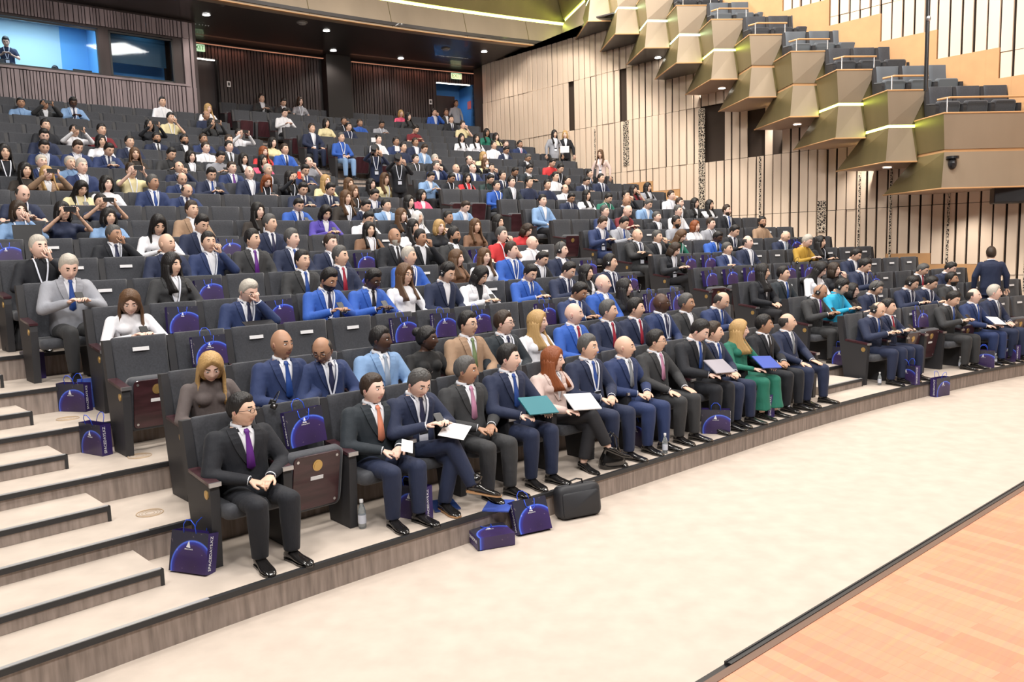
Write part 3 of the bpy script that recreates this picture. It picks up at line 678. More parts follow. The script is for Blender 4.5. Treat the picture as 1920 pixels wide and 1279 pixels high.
# torso profile (seated): z, half width, half depth, centre y
TOR = np.array([(.43, .150, .120, .20), (.50, .178, .135, .20), (.60, .165, .130, .205), (.72, .160, .120, .21), (.84, .172, .120, .215), (.92, .188, .118, .218), (.97, .184, .106, .22), (1.005, .140, .088, .215), (1.03, .085, .068, .208), (1.05, .06, .058, .20)])
def tor(z, fem=False, grow=0.):
    a, b, y = [np.interp(z, TOR[:, 0], TOR[:, i]) for i in (1, 2, 3)]
    if fem: a *= .89; b *= .90
    return a+grow, b+grow, y
def torso_rings(fem, grow, z0=.43, z1=1.05, lean=0., n=20, belly=0.):
    R = []
    for z in np.linspace(z0, z1, 14):
        a, b, y = tor(z, fem, grow); t = np.linspace(0, 2*math.pi, n, endpoint=False)
        c, s = np.cos(t), np.sin(t); e = .8
        bb = b*(1+belly*math.exp(-((z-.62)/.12)**2)*(1))
        R.append(np.stack([a*np.sign(c)*abs(c)**e, y-lean*max(0, z-.5)+bb*np.sign(s)*abs(s)**e, np.full(n, z)], 1))
    return rings(R)
def front(x, z, off, fem=False, lean=0., grow=0.):
    a, b, y = tor(z, fem, grow); u = min(abs(x)/a, .98); return np.array([x, y-lean*max(0, z-.5)-b*(1-u**2.5)**.4-off, z])
# arms: elbow and wrist for the left image side (x<0); the other mirrored unless given
POSE = {'c': [((-.27, .11, .70), (-.075, -.07, .655))]*2, 'p': [((-.27, .07, .73), (-.075, -.11, .80))]*2, 'f': [((-.27, .08, .71), (-.12, -.13, .67))]*2,
        'k': [((-.27, .10, .73), (-.13, -.12, .615))]*2, 'h': [((-.27, .11, .70), (-.05, -.05, .66)), ((-.24, -.02, .80), (-.07, -.01, 1.03))],
        'r': [((-.27, -.05, .90), (-.10, -.19, 1.10))]*2, 'a': [((-.25, .06, .76), (.05, -.03, .80))]*2,
        'S': [((-.27, .22, .74), (-.28, .17, .50))]*2, 'C': [((-.26, .05, .95), (-.10, -.12, 1.10)), ((-.27, .02, .85), (-.12, -.16, 1.02))]}
HDIR = {'c': (.70, -.62, -.25), 'p': (.35, -.70, .35), 'f': (.2, -.95, .0), 'k': (.05, -.95, -.28), 'h': (.2, .0, .95), 'r': (.25, -.25, .92), 'a': (.9, .1, .1), 'S': (.02, -.15, -.98), 'C': (.3, -.4, .8)}
def hand(w, d, sx, fine, curl=.5, straight=False):
    """palm and five fingers from the wrist w along d; sx = side (+1: image right)"""
    w = np.array(w, float); d = np.array(d, float); d /= np.linalg.norm(d)
    up = np.array([0, -.25, 1.]) if abs(d[2]) < .8 else np.array([0, -1., .1]); sd = np.cross(d, up); sd /= np.linalg.norm(sd); n = np.cross(sd, d)   # n = back of the hand
    if sx < 0: sd = -sd
    P = []; L = .085
    P.append(tube([w-d*.02, w+d*.02, w+d*.055, w+d*L, w+d*(L+.008)], [(.026, .018), (.034, .017), (.042, .016), (.041, .013), (.02, .006)], 10))
    tips = []
    for i, (o, ln) in enumerate(((-.030, .066), (-.010, .078), (.011, .073), (.030, .055))):
        b0 = w+d*L*.95+sd*o; a = curl*(.7+.12*i); q = b0; seg = []
        for j, fr in enumerate((.45, .32, .23)):
            a_ = a*(j+.6); dd = d*math.cos(a_)-n*math.sin(a_)+sd*o*(.8 if straight else .3); dd /= np.linalg.norm(dd); e = q+dd*ln*fr; seg.append(e); q = e
        P.append(tube([b0-d*.015, b0]+seg, [.0088, .0092, .0086, .0078, .0055], 7 if fine else 5))
    b0 = w+d*.028-sd*.030; e1 = b0+d*.030-sd*.024-n*.010; e2 = e1+d*.028-sd*.006-n*.008
    P.append(tube([b0-d*.01+sd*.012, b0, e1, e2, e2+d*.008], [.012, .0135, .0115, .010, .005], 7 if fine else 5))
    return P
def head_grid(ns, nr):
    t = np.linspace(-1, 1, ns, endpoint=False); az = math.pi*np.sign(t)*np.abs(t)**1.45      # 0 = face
    u = np.linspace(0, 1, nr+2)[1:-1]; el = -math.pi/2+math.pi*(u+.035*np.sin(2*math.pi*u)*-1)
    return az, el
def head_pts(az, el, fem, off=0., feat=True):
    A, E = np.meshgrid(az, el); ce = np.cos(E); ux, uy, uz = np.sin(A)*ce, -np.cos(A)*ce, np.sin(E)
    a, bf, bb, c = (.072, .090, .102, .118) if fem else (.077, .093, .104, .122)
    x = a*ux; y = np.where(uy < 0, bf, bb)*uy; z = c*uz
    lo = np.clip(-uz, 0, 1)
    x = x*(1-(.30 if fem else .21)*lo**1.7); y = np.where(uy > 0, y*(1-.50*lo**1.2), y*(1-.04*lo)); z = np.where(uy < 0, z, z*(1-.0*lo))
    f = np.clip(-uy, 0, 1)
    if feat:
        g = lambda cx, cz, sx, sz: np.exp(-((np.abs(x)-cx)/sx)**2-((z-cz)/sz)**2)*(uy < 0)
        nose = np.exp(-(x/.0115)**2)*np.clip(np.interp(z, [-.045, -.036, -.028, .0, .022, .04], [0, .85, 1, .5, .1, 0]), 0, 1)*(uy < 0)
        y = y-.021*nose-.006*np.exp(-((np.abs(x)-.010)/.007)**2-((z+.032)/.009)**2)*(uy < 0)+.010*g(.030, .006, .015, .011)-.004*g(.02, .028, .028, .009)-.004*g(.038, -.022, .018, .018)
        y = y-.006*np.exp(-(x/.022)**2-((z+.066)/.009)**2)*(uy < 0)+.004*np.exp(-(x/.02)**2-((z+.0655)/.0025)**2)*(uy < 0)
        y = y-.008*np.exp(-(x/.020)**2-((z+.100)/.014)**2)*(uy < 0)+.005*np.exp(-(x/.025)**2-((z+.082)/.008)**2)*(uy < 0)
        y = y+.004*f*(z > .06)
    P = np.stack([x, y, z], -1)
    if np.any(off):
        N = np.stack([ux/a, uy/bb, uz/c], -1); N /= np.linalg.norm(N, axis=-1, keepdims=True); P = P+N*np.asarray(off)[..., None]
    return P, A, uz
def grid_faces(nr, ns):
    f = [(i*ns+j, i*ns+(j+1) % ns, (i+1)*ns+(j+1) % ns, (i+1)*ns+j) for i in range(nr-1) for j in range(ns)]
    f.append(tuple(range(ns))[::-1]); f.append(tuple(range((nr-1)*ns, nr*ns))); return f
def head_M(yaw, pitch, lean=0.):
    """head placed on the neck; pivot at its base"""
    T = Matrix.Translation((0, .185-lean*.58, 1.055))
    return T @ Matrix.Rotation(math.radians(yaw), 4, 'Z') @ Matrix.Rotation(math.radians(pitch), 4, 'X') @ Matrix.Translation((0, -.025, .112)) @ Matrix.Diagonal((1.05, 1.05, 1.10, 1))
def head_parts(mb, fem, fine, M):
    ns, nr = (56, 44) if fine else (38, 30)
    az, el = head_grid(ns, nr); P, A, uz = head_pts(az, el, fem); V = P.reshape(-1, 3); f = grid_faces(nr, ns)
    cz = P[..., 2]; n0 = len(mb.m)
    mb.add((V, f), 0, True, M)
    for i, q in enumerate(f[:-2]):
        c = V[list(q)].mean(0)
        if c[1] < -.05:
            if -.074 < c[2] < -.058 and abs(c[0]) < .025: mb.m[n0+i] = 1
            elif .027+.03*(abs(c[0])-.012) < c[2] < .0318+.03*(abs(c[0])-.012) and .013 < abs(c[0]) < .043: mb.m[n0+i] = 2
    for s_ in (-1, 1):
        ex = (s_*.030, -.0745 if fem else -.0775, .006); k = (12, 8) if fine else (8, 5)
        if fine: mb.add(ellipsoid(ex, (.0125, .0095, .0056), *k), 3, True, M)
        mb.add(ellipsoid((ex[0], ex[1]-(.0075 if fine else .004), ex[2]), (.0056, .0040, .0050) if fine else (.010, .004, .0042), *k), 4, True, M)
        xe = .071 if fem else .076
        mb.add(ellipsoid((s_*xe, .008, -.006), (.008, .018, .031), *k), 0, True, M)
        if fine: mb.add(ellipsoid((s_*(xe+.006), .0, -.004), (.004, .009, .018), 8, 5), 1, True, M)
CACHE = {}
def body_core(pose, fem, legs, lod, lean):
    key = ('core', pose, fem, legs, lod, lean)
    if key in CACHE: return CACHE[key]
    stand = pose in 'SC'; sc = .92 if fem else 1.
    P = [torso_rings(fem, -.012, lean=lean)]; ly = lambda z: -lean*max(0, z-.5)
    P.append(tube([(0, .215+ly(1.), .98), (0, .20+ly(1.03), 1.04), (0, .185+ly(1.09), 1.10)], [.062*sc, .054*sc, .052*sc], 14))
    hands = []
    for i, sx in enumerate((-1, 1)):
        el, wr = POSE[pose][i]; el, wr = np.array(el)*(-sx, 1, 1), np.array(wr)*(-sx, 1, 1)
        if pose == 'a': wr = wr+np.array((0, -.02*sx-.01, .03*sx))
        yy = ly(.9); sh = np.array((sx*.168*sc, .225+yy, .955)); el[1] += yy*.7; wr[1] += yy*.7
        P.append(capsule(sh, el, .048*sc, .038*sc)); P.append(capsule(el, wr, .038*sc, .026*sc))
        dv = np.array(HDIR[pose])*(-sx*-1, 1, 1) if False else np.array(HDIR[pose])*(1 if sx < 0 else -1, 1, 1)
        if pose == 'h' and i == 0: dv = np.array(HDIR['c'])
        if pose == 'c' : dv = dv+np.array((0, 0, .06*sx))
        hands.append((wr, dv, sx))
    for sx in (-1, 1):
        for a, b, ra, rb in leg_bones(sx, legs, stand): P.append(capsule(a, b, ra*.82, rb*.82))
    body = remesh(P, .011 if lod == 0 else .022, 2)
    mb = MB(); mb.add(body, 0, True)
    for (wr, dv, sx) in hands:
        H = hand(wr, dv, sx, lod == 0, {'c': .75, 'p': .8, 'f': .55, 'k': .22, 'h': .8, 'r': .8, 'a': .3, 'S': .45, 'C': .8}[pose], pose == 'k')
        if lod == 0: mb.add(remesh(H, .0042, 1), 0, True)
        else:
            for h in H: mb.add(h, 0, True)
    CACHE[key] = (mb, hands); return CACHE[key]
def leg_bones(sx, legs, stand):
    if stand:
        st = .10 if legs == 'w' else 0
        return [((sx*.095, .20, .47), (sx*.10, .19-st*sx, .02), .092, .062), ((sx*.10, .19-st*sx, .02), (sx*.10, .23+st*sx, -.37), .058, .040)]
    if legs == 'x' and sx > 0: return [((-.095, .16, .50), (.07, -.26, .62), .090, .068), ((.07, -.26, .62), (.17, -.37, .26), .062, .042)]
    if legs == 'x': return [((.095, .16, .49), (.09, -.23, .48), .090, .068), ((.09, -.23, .48), (.02, -.20, .10), .060, .042)]
    w = .17 if legs == 'w' else .115
    return [((sx*.095, .16, .49), (sx*w, -.25, .50), .094, .074), ((sx*w, -.25, .50), (sx*(w-.01), -.24-.02*sx, .10), .067, .045)]
def shoes_part(fem, legs, stand, heel):
    mb = MB()
    for sx in (-1, 1):
        a = leg_bones(sx, legs, stand)[1][1]; yaw = .12*sx
        if legs == 'x' and not stand and sx > 0: T = Matrix.Translation((a[0]+.01, a[1]-.01, a[2]-.085)) @ Matrix.Rotation(.95, 4, 'Z') @ Matrix.Rotation(.25, 4, 'X')
        else: T = Matrix.Translation((a[0], a[1]+.0, a[2]-.098 if not stand else -.468)) @ Matrix.Rotation(yaw, 4, 'Z')
        R = []
        for (y, w, h, z0) in ((.065, .022, .05, .0), (.055, .034, .072, 0), (.02, .038, .092, 0), (-.03, .038, .085, 0), (-.08, .043, .060, 0), (-.14, .048, .046, 0), (-.185, .042, .038, 0), (-.212, .024, .024, .0), (-.22, .008, .012, .0)):
            if fem: w *= .82; h = h*.75 if y < .0 else h*.6; z0 = .045*max(0, (y+.10)/.16) if heel else 0
            t = np.linspace(0, 2*math.pi, 14, endpoint=False); zz = np.clip(np.sin(t)*1.2, -1, 1)
            R.append(np.stack([w*np.cos(t), np.full(14, y), z0+.012+(h-.012)*(zz+1)/2], 1))
        mb.add(rings(R), 0, True, T)
        if not fem: mb.add(tube([(0, .02, .06), (0, .005, .17)], (.040, .043), 12), 0, True, T)
        R = []
        for (y, w) in ((.066, .026), (.05, .036), (0, .037), (-.05, .036), (-.12, .048), (-.18, .044), (-.215, .026), (-.225, .008)):
            if fem: w *= .82
            z0 = .045*max(0, (y+.10)/.16) if heel and fem else 0
            R.append([(-w, y, z0), (w, y, z0), (w, y, z0+.014), (-w, y, z0+.014)])
        mb.add(rings(R), 1, False, T)
        mb.add(box(-.028, .028, .0, .062, -.0, .022) if not (heel and fem) else box(-.009, .009, .04, .058, 0, .05), 1 if not (heel and fem) else 0, False, T)
    return mb
def trousers_part(legs, stand, lod, fem, wide=False):
    P = [torso_rings(fem, -.002, .43, .62)]
    for sx in (-1, 1):
        (a, b, ra, rb), (c, d_, rc, rd) = leg_bones(sx, legs, stand)
        P.append(capsule(a, b, ra, rb, 14)); c = np.array(c); d_ = np.array(d_); q = c+(d_-c)*(1.04 if not fem else .93)
        P.append(tube([c, c+(q-c)*.3, c+(q-c)*.7, q], [rc+.006, rc+.006, (.062 if not wide else .085), (.056 if not wide else .105)], 14))
    return remesh(P, .012 if lod == 0 else .024, 3)
def sleeve(P, pose, i, sx, fem, lean, grow, short, stand):
    sc = .92 if fem else 1.; el, wr = POSE[pose][i]; el, wr = np.array(el)*(-sx, 1, 1), np.array(wr)*(-sx, 1, 1)
    if pose == 'a': wr = wr+np.array((0, -.02*sx-.01, .03*sx))
    yy = -lean*.4; sh = np.array((sx*.172*sc, .225+yy, .952)); el[1] += yy*.7; wr[1] += yy*.7
    if short: m = sh+(el-sh)*.62; P.append(capsule(sh, m, .066*sc+grow, .056*sc+grow, 14)); return
    P.append(capsule(sh, el, .064*sc+grow, .052*sc+grow, 14)); w2 = el+(wr-el)*.90; P.append(capsule(el, w2, .052*sc+grow, .036*sc+grow, 14))
def top_part(pose, fem, lod, lean, kind, belly):
    key = ('top', pose, fem, lod, lean, kind, belly)
    if key in CACHE: return CACHE[key]
    suit = kind in 'sj'; short = kind == 'q'; grow = .016 if suit else .004; stand = pose in 'SC'
    P = [torso_rings(fem, grow, .44 if not stand else (.36 if suit else .42), 1.035, lean, belly=belly)]
    if fem:
        for sx in (-1, 1): P.append(ellipsoid((sx*.072, .135-lean*.38, .865), (.068, .062, .068), 14, 8))
    for i, sx in enumerate((-1, 1)): sleeve(P, pose, i, sx, fem, lean, .010 if suit else .0, short, stand)
    CACHE[key] = remesh(P, .0105 if lod == 0 else .021, 3 if lod == 0 else 2); return CACHE[key]
def lapels(mb, fem, lean, zb=.74, m=0):
    for sx in (-1, 1):
        P, Wd, N = [], [], []
        for u in np.linspace(0, 1, 9):
            z = 1.045+(zb-1.045)*u; xi = (.056 if u < .1 else .062)*(1-u)**.8+.004; xo = xi+.052*math.sin(math.pi*min(1, .35+u*.62))+.008
            p, q = front(sx*xi, min(z, 1.045), .026, fem, lean), front(sx*xo, min(z-.012, 1.03), .024, fem, lean)
            P.append((p+q)/2); Wd.append((q-p)/2); N.append(np.array([0, -.004, .002]))
        mb.add(strip(P, Wd, N), m, False)
    # collar round the back of the neck
    R = []
    for t in np.linspace(.05, math.pi-.05, 12):
        c, s = math.cos(t), math.sin(t); cy = .200-lean*.54; r = .070*(.92 if fem else 1)
        h_ = .030*math.sin(t)**.7; R.append([(r*c, cy+r*.95*s, 1.02), ((r+.016)*c, cy+(r+.016)*.95*s, 1.012), ((r+.008)*c, cy+(r+.008)*.95*s, 1.030+h_), (r*c, cy+r*.95*s, 1.034+h_)])
    mb.add(rings(R), m, True)
def shirt_part(fem, lean, pose, fine, neck=True, zb=.73, wide=.066):
    mb = MB(); P, Wd, N = [], [], []
    for u in np.linspace(0, 1, 8):
        z = 1.04+(zb-1.04)*u; w = wide*(1-u)**.8+.006; p, q = front(-w, min(z, 1.035), .0215, fem, lean), front(w, min(z, 1.035), .0215, fem, lean)
        c = front(0, min(z, 1.035), .0235, fem, lean); P.append([p, (p+c)/2+(0, -.002, 0), c, (q+c)/2+(0, -.002, 0), q, q+(0, .012, 0), c+(0, .02, 0), p+(0, .012, 0)])
    mb.add(rings(P), 0, True)
    if neck:    # collar ring, open at the front
        R = []; cy = .200-lean*.54; r = .058*(.92 if fem else 1)
        for t in np.linspace(-math.pi/2+.22, 1.5*math.pi-.22, 16):
            c, s = math.cos(t), math.sin(t); zt = .012*max(0, -s)
            R.append([(r*c, cy+r*s, 1.03), ((r+.012)*c, cy+(r+.013)*s, 1.028-zt), ((r+.006)*c, cy+(r+.006)*s, 1.072-zt*1.6), (r*c, cy+r*s, 1.074-zt*1.6)])
        mb.add(rings(R), 0, True)
        for sx in (-1, 1):
            a, b, c = front(sx*.008, 1.035, .032, fem, lean), front(sx*.050, 1.045, .026, fem, lean), front(sx*.036, .985, .032, fem, lean)
            mb.add(([a, b, c, a+(0, .005, 0), b+(0, .005, 0), c+(0, .005, 0)], [(0, 1, 2), (5, 4, 3), (0, 3, 4, 1), (1, 4, 5, 2), (2, 5, 3, 0)]), 0)
    if pose:
        for i, sx in enumerate((-1, 1)):
            el, wr = POSE[pose][i]; el, wr = np.array(el)*(-sx, 1, 1), np.array(wr)*(-sx, 1, 1)
            if pose == 'a': continue
            wr[1] -= lean*.28; el[1] -= lean*.28; mb.add(tube([el+(wr-el)*.86, el+(wr-el)*.985], .036 if not fem else .031, 12), 0, True)
    return mb
def cuff_part(fem, lean, pose, i):
    mb = MB(); sx = (-1, 1)[i]; el, wr = POSE[pose][i]; el, wr = np.array(el)*(-sx, 1, 1), np.array(wr)*(-sx, 1, 1); wr[1] -= lean*.28; el[1] -= lean*.28
    mb.add(tube([el+(wr-el)*.80, el+(wr-el)*1.0], .0385 if not fem else .033, 12), 0, True); return mb
def tie_part(fem, lean, zb=.70):
    mb = MB(); P, Wd, N = [], [], []
    for u, w in ((0, .014), (.08, .018), (.12, .012), (.5, .024), (.93, .032), (1, .004)):
        z = 1.028+(zb-1.028)*u; c = front(0, z, .034 if u < .15 else .031, fem, lean); P.append(c); Wd.append(np.array((w, 0, 0))); N.append(np.array((0, -.006 if u < .12 else -.003, 0)))
    mb.add(strip(P, Wd, N), 0, True); return mb
def lanyard_part(fem, lean):
    mb = MB()
    for sx in (-1, 1):
        P, Wd, N = [], [], []
        for u in np.linspace(0, 1, 8):
            z = 1.045+(.70-1.045)*u; x = sx*(.062*(1-u)**.9+.004+.03*u*(1-u)); P.append(front(x, z, .038, fem, lean)); Wd.append(np.array((.008, 0, 0))); N.append(np.array((0, -.0015, 0)))
        mb.add(strip(P, Wd, N), 0)
    c = front(0, .66, .040, fem, lean); T = Matrix.Translation(c)
    mb.add(box(-.042, .042, -.004, .0, -.055, .055), 0, False, T); mb.add(box(-.042, .042, -.005, -.0035, .02, .05), 1, False, T); return mb
def hair_part(style, fem, fine):
    """style: short, ring, long, bob, updo, beard, cover"""
    ns, nr = (40, 30) if fine else (20, 15)
    az, el = head_grid(ns, nr); A, E = np.meshgrid(az, el); P0, _, uz = head_pts(az, el, fem, 0., False); z = P0[..., 2]; a = np.abs(A); dg = np.degrees(a)
    if style == 'beard':
        m = 1/(1+np.exp(-((-.040-z+.0*a)/.004)))*(1/(1+np.exp((dg-88)/5))); m = np.where((np.abs(P0[..., 0]) < .024) & (z > -.078) & (z < -.052) & (dg < 40), 0, m); off = -.006+.018*m
    else:
        if style in ('short',): zh = np.interp(dg, [0, 35, 52, 68, 84, 100, 115, 180], [.074, .078, .064, .030, -.022, -.010, -.045, -.068]); th = .0065+.013*np.clip(uz*1.3, 0, 1)
        elif style == 'ring': zh = np.interp(dg, [0, 70, 84, 100, 115, 180], [.3, .3, -.010, -.010, -.045, -.07]); th = .008+0*uz
        elif style == 'cover': zh = np.interp(dg, [0, 40, 62, 180], [.062, .045, -.2, -.2]); th = .022+0*uz
        elif style == 'updo': zh = np.interp(dg, [0, 40, 60, 84, 100, 180], [.066, .06, .03, -.0, -.03, -.07]); th = .014+.010*np.clip(uz, 0, 1)
        else: zh = np.interp(dg, [0, 12, 35, 50, 64, 180], [.078, .070, .046, .0, -.09, -.11]); th = .020+.010*np.clip(uz, 0, 1)
        m = 1/(1+np.exp(-(z-zh)/(.0065 if style == 'short' else .004))); 
        if style == 'ring': m = m*(z < .072)
        off = -.008+(th+.008)*m+(.0012*np.sin(A*23+z*90)+.0012*np.sin(A*41-z*60))*m
    P, _, _ = head_pts(az, el, fem, off, False); mb = MB(); mb.add((P.reshape(-1, 3), grid_faces(nr, ns)), 0, True)
    if style == 'updo': mb.add(ellipsoid((0, .10, .075), (.055, .05, .05), 14, 9), 0, True)
    if style in ('long', 'bob', 'cover'):
        L = {'long': .30, 'bob': .135, 'cover': .20}[style]; T = np.linspace(math.radians(66), math.radians(294), 26); R = []
        for u in np.linspace(0, 1, 9):
            zz = .02-u*L; ring = []
            gx = .090+.016*math.sin(min(u, .6)*math.pi)-(.020*max(0, u-.75)*4 if style == 'bob' else 0)
            for side in (0, 1):
                TT = T if side == 0 else T[::-1]
                for t in TT:
                    c, s = math.sin(t), -math.cos(t)     # x, y (face at -y)
                    r = 1.0 if side == 0 else .80; wv = .004*math.sin(t*17+u*5)
                    x = (gx+wv)*r*c; y = (.112+wv)*r*s+.004
                    dn = max(0, (-zz-.11))
                    y += dn*(.62 if s > .1 else -.55)*min(1, abs(s)*2.0+.3); x *= 1+dn*.35
                    ring.append((x, y, zz-(.02*abs(math.sin(t*5)) if u == 1 else 0)))
            R.append(ring)
        mb.add(rings(R), 0, True)
    return mb
def glasses_part(fem):
    mb = MB(); y = -.105
    for sx in (-1, 1):
        t = np.linspace(0, 2*math.pi, 13); mb.add(tube([(sx*.032+.024*math.cos(q), y+.004*abs(math.cos(q)), .004+.017*math.sin(q)) for q in t], .0018, 5))
        mb.add(tube([(sx*.056, y+.004, .010), (sx*.078, -.06, .010), (sx*.080, .005, .006)], .0018, 5))
    mb.add(tube([(-.009, y, .008), (.009, y, .008)], .002, 5)); return mb
def headset_part():
    mb = MB(); t = np.linspace(0, math.pi, 13); mb.add(tube([(.098*math.cos(q), .004, .0+.142*math.sin(q)) for q in t], .005, 6), 0, True)
    for sx in (-1, 1): mb.add(rbox(*(sorted((sx*.080, sx*.102))), -.03, .035, -.035, .03, .012, 0), 0, True); mb.add(disc((sx*.104, .0, 0), .014, .004, 12, 0), 1, True)
    return mb
def mirror(v): return v
MESH = {}
def M_of(key, mb, n=1):
    if key not in MESH:
        if not isinstance(mb, MB): q = MB(); q.add(mb, 0, True); mb = q
        me = mb.mesh(key[0])
        for _ in range(n): me.materials.append(None)
        MESH[key] = me
    return MESH[key]
def addp(nm, me, mats, par, M=None):
    o = bpy.data.objects.new(nm, me); COL.objects.link(o); o.parent = par
    if M is not None: o.matrix_local = M
    for i, m in enumerate(mats): o.material_slots[i].link = 'OBJECT'; o.material_slots[i].material = m
    return o
HSTYLE = {'k': 'short', 'b': 'short', 'g': 'short', 'w': 'short', 'R': 'ring', 'B': None}
PLIST = []
def make_person(M, sex, hair, skin, top, pose, yaw, down, lod, fl='', legs='n', label=None, group=None, belly=0.):
    fem = sex == 'F'; stand = pose in 'SC'; yaw = max(-60, min(60, int(round(yaw/15.)*15))); lean = .0 if not down else .10
    if fl and 'L' in fl: lean = .28
    pitch = 24 if down else -2; kind = top[0]; col = top[1]; tie = top[3:4] if len(top) > 2 else ''
    if kind == 't' and not stand and col in 'YNRMUWA' and (lod or col in 'YNMR') and sex+col not in ('FW', 'MW'): kind = 'q'
    lg = 'x' if 'x' in fl else legs
    key = ('body', pose, fem, lg, lod, lean, yaw, pitch)
    HM = head_M(yaw, pitch, lean)
    if key not in MESH:
        core, _ = body_core(pose, fem, lg, lod, lean); mb = MB(); mb.v = list(core.v); mb.f = list(core.f); mb.m = list(core.m); mb.s = list(core.s); mb.n = core.n
        head_parts(mb, fem, lod == 0, HM); M_of(key, mb, 5)
    hc = hair[-1] if len(hair) > 1 else hair
    HCM = {'lk': 'k', 'lb': 'n', 'ly': 'y', 'lr': 'r', 'bk': 'k', 'bb': 'b', 'by': 'y', 'br': 'r', 'hw': 'W', 'uk': 'k'}.get(hair, hair)
    hm = HAIR[HCM]
    p = bpy.data.objects.new('person', MESH[key]); COL.objects.link(p); p.matrix_world = M
    for i, m in enumerate((SKIN[skin], LIP[skin], HAIR['k'] if HCM not in 'wyr' else HAIR['b'], EYEW, EYED)): p.material_slots[i].link = 'OBJECT'; p.material_slots[i].material = m
    st = {'l': 'long', 'b': 'bob', 'h': 'cover', 'u': 'updo'}.get(hair[0]) if len(hair) == 2 else HSTYLE[hair]
    if st:
        hk = ('hair', st, fem, lod)
        if hk not in MESH: M_of(hk, hair_part(st, fem, lod == 0))
        addp('hair' if st != 'cover' else 'head_cover', MESH[hk], [hm], p, HM)
    if 'm' in fl:
        hk = ('beard', fem, lod)
        if hk not in MESH: M_of(hk, hair_part('beard', fem, lod == 0))
        addp('beard', MESH[hk], [HAIR['w'] if hair in 'Bw' and 'M' in sex and skin == '3' and hair == 'B' else HAIR[HCM if HCM not in 'BR' else 'k']], p, HM)
    cm = CLM[col]
    tk = ('top', pose, fem, lod, lean, kind, belly)
    if tk not in MESH:
        mb = MB(); mb.add(top_part(pose, fem, lod, lean, kind, belly), 0, True)
        if kind in 'sj': lapels(mb, fem, lean)
        M_of(tk, mb)
    nm = {'s': 'suit_jacket', 'j': 'jacket', 't': 'shirt', 'q': 'short_sleeved_top'}[kind]
    if col in 'QX' or fem and kind == 't': nm = 'blouse'
    o = addp(nm, MESH[tk], [cm], p)
    if kind in 'sj':
        sk_ = ('shirt', fem, lean, pose, lod)
        if sk_ not in MESH: M_of(sk_, shirt_part(fem, lean, None, lod == 0))
        addp('shirt', MESH[sk_], [M_SHIRT if not (kind == 'j' and col == 'W') else CLM['K']], p)
        if lod == 0 and pose != 'a' and kind == 's':
            for i in (0, 1):
                ck = ('shirt_cuff', fem, lean, pose, i)
                if ck not in MESH: M_of(ck, cuff_part(fem, lean, pose, i))
                addp('shirt_cuff', MESH[ck], [M_SHIRT], p)
        if tie and tie != '0':
            k_ = ('tie', fem, lean)
            if k_ not in MESH: M_of(k_, tie_part(fem, lean))
            addp('tie', MESH[k_], [TIEM[tie]], p)
    elif kind == 't' and not fem:
        sk_ = ('collar', fem, lean, lod)
        if sk_ not in MESH:
            mb = shirt_part(fem, lean, None, lod == 0, True); M_of(sk_, mb)
        # collar only stands proud of the shirt
        addp('collar', MESH[sk_], [cm], p, Matrix.Translation((0, .010, 0)))
    if ('l' in fl) or (lod == 0 and tie in ('n',)) or (lod and rng.random() < .45):
        k_ = ('lanyard', fem, lean)
        if k_ not in MESH: M_of(k_, lanyard_part(fem, lean), 2)
        addp('lanyard', MESH[k_], [M_LANY, CLM['K']], p)
    wide = col == 'E' and lod == 0 and fem; tk = ('trousers', lg, stand, lod, fem, wide)
    if tk not in MESH: M_of(tk, trousers_part(lg, stand, lod, fem, wide))
    tm = cm if (kind == 's' and col not in 'LTA') or wide else (M_DTR if col != 'A' else CLM['G'])
    if 'J' in fl: tm = CLM['L']
    if 'V' in fl: tm = CLM['N']
    addp('trousers', MESH[tk], [tm], p)
    k_ = ('shoes', fem, lg, stand)
    if k_ not in MESH: M_of(k_, shoes_part(fem, lg, stand, fem), 2)
    addp('shoes', MESH[k_], [M_SHOE, M_SOLE if lg == 'x' and not fem else M_SHOE], p)
    if 'g' in fl and lod == 0:
        k_ = ('glasses', 0)
        if k_ not in MESH: M_of(k_, glasses_part(fem))
        addp('glasses', MESH[k_], [M_GLS], p, HM)
    if 's' in fl:
        addp('sunglasses', M_of(('glasses', 0), glasses_part(fem)), [M_GLS], p, HM @ Matrix.Translation((0, .03, .09)) @ Matrix.Rotation(-.6, 4, 'X'))
    if 'h' in fl:
        k_ = ('headset', 0)
        if k_ not in MESH: M_of(k_, headset_part(), 2)
        addp('headset', MESH[k_], [M_BLACK, M_STEEL], p, HM)
    return p

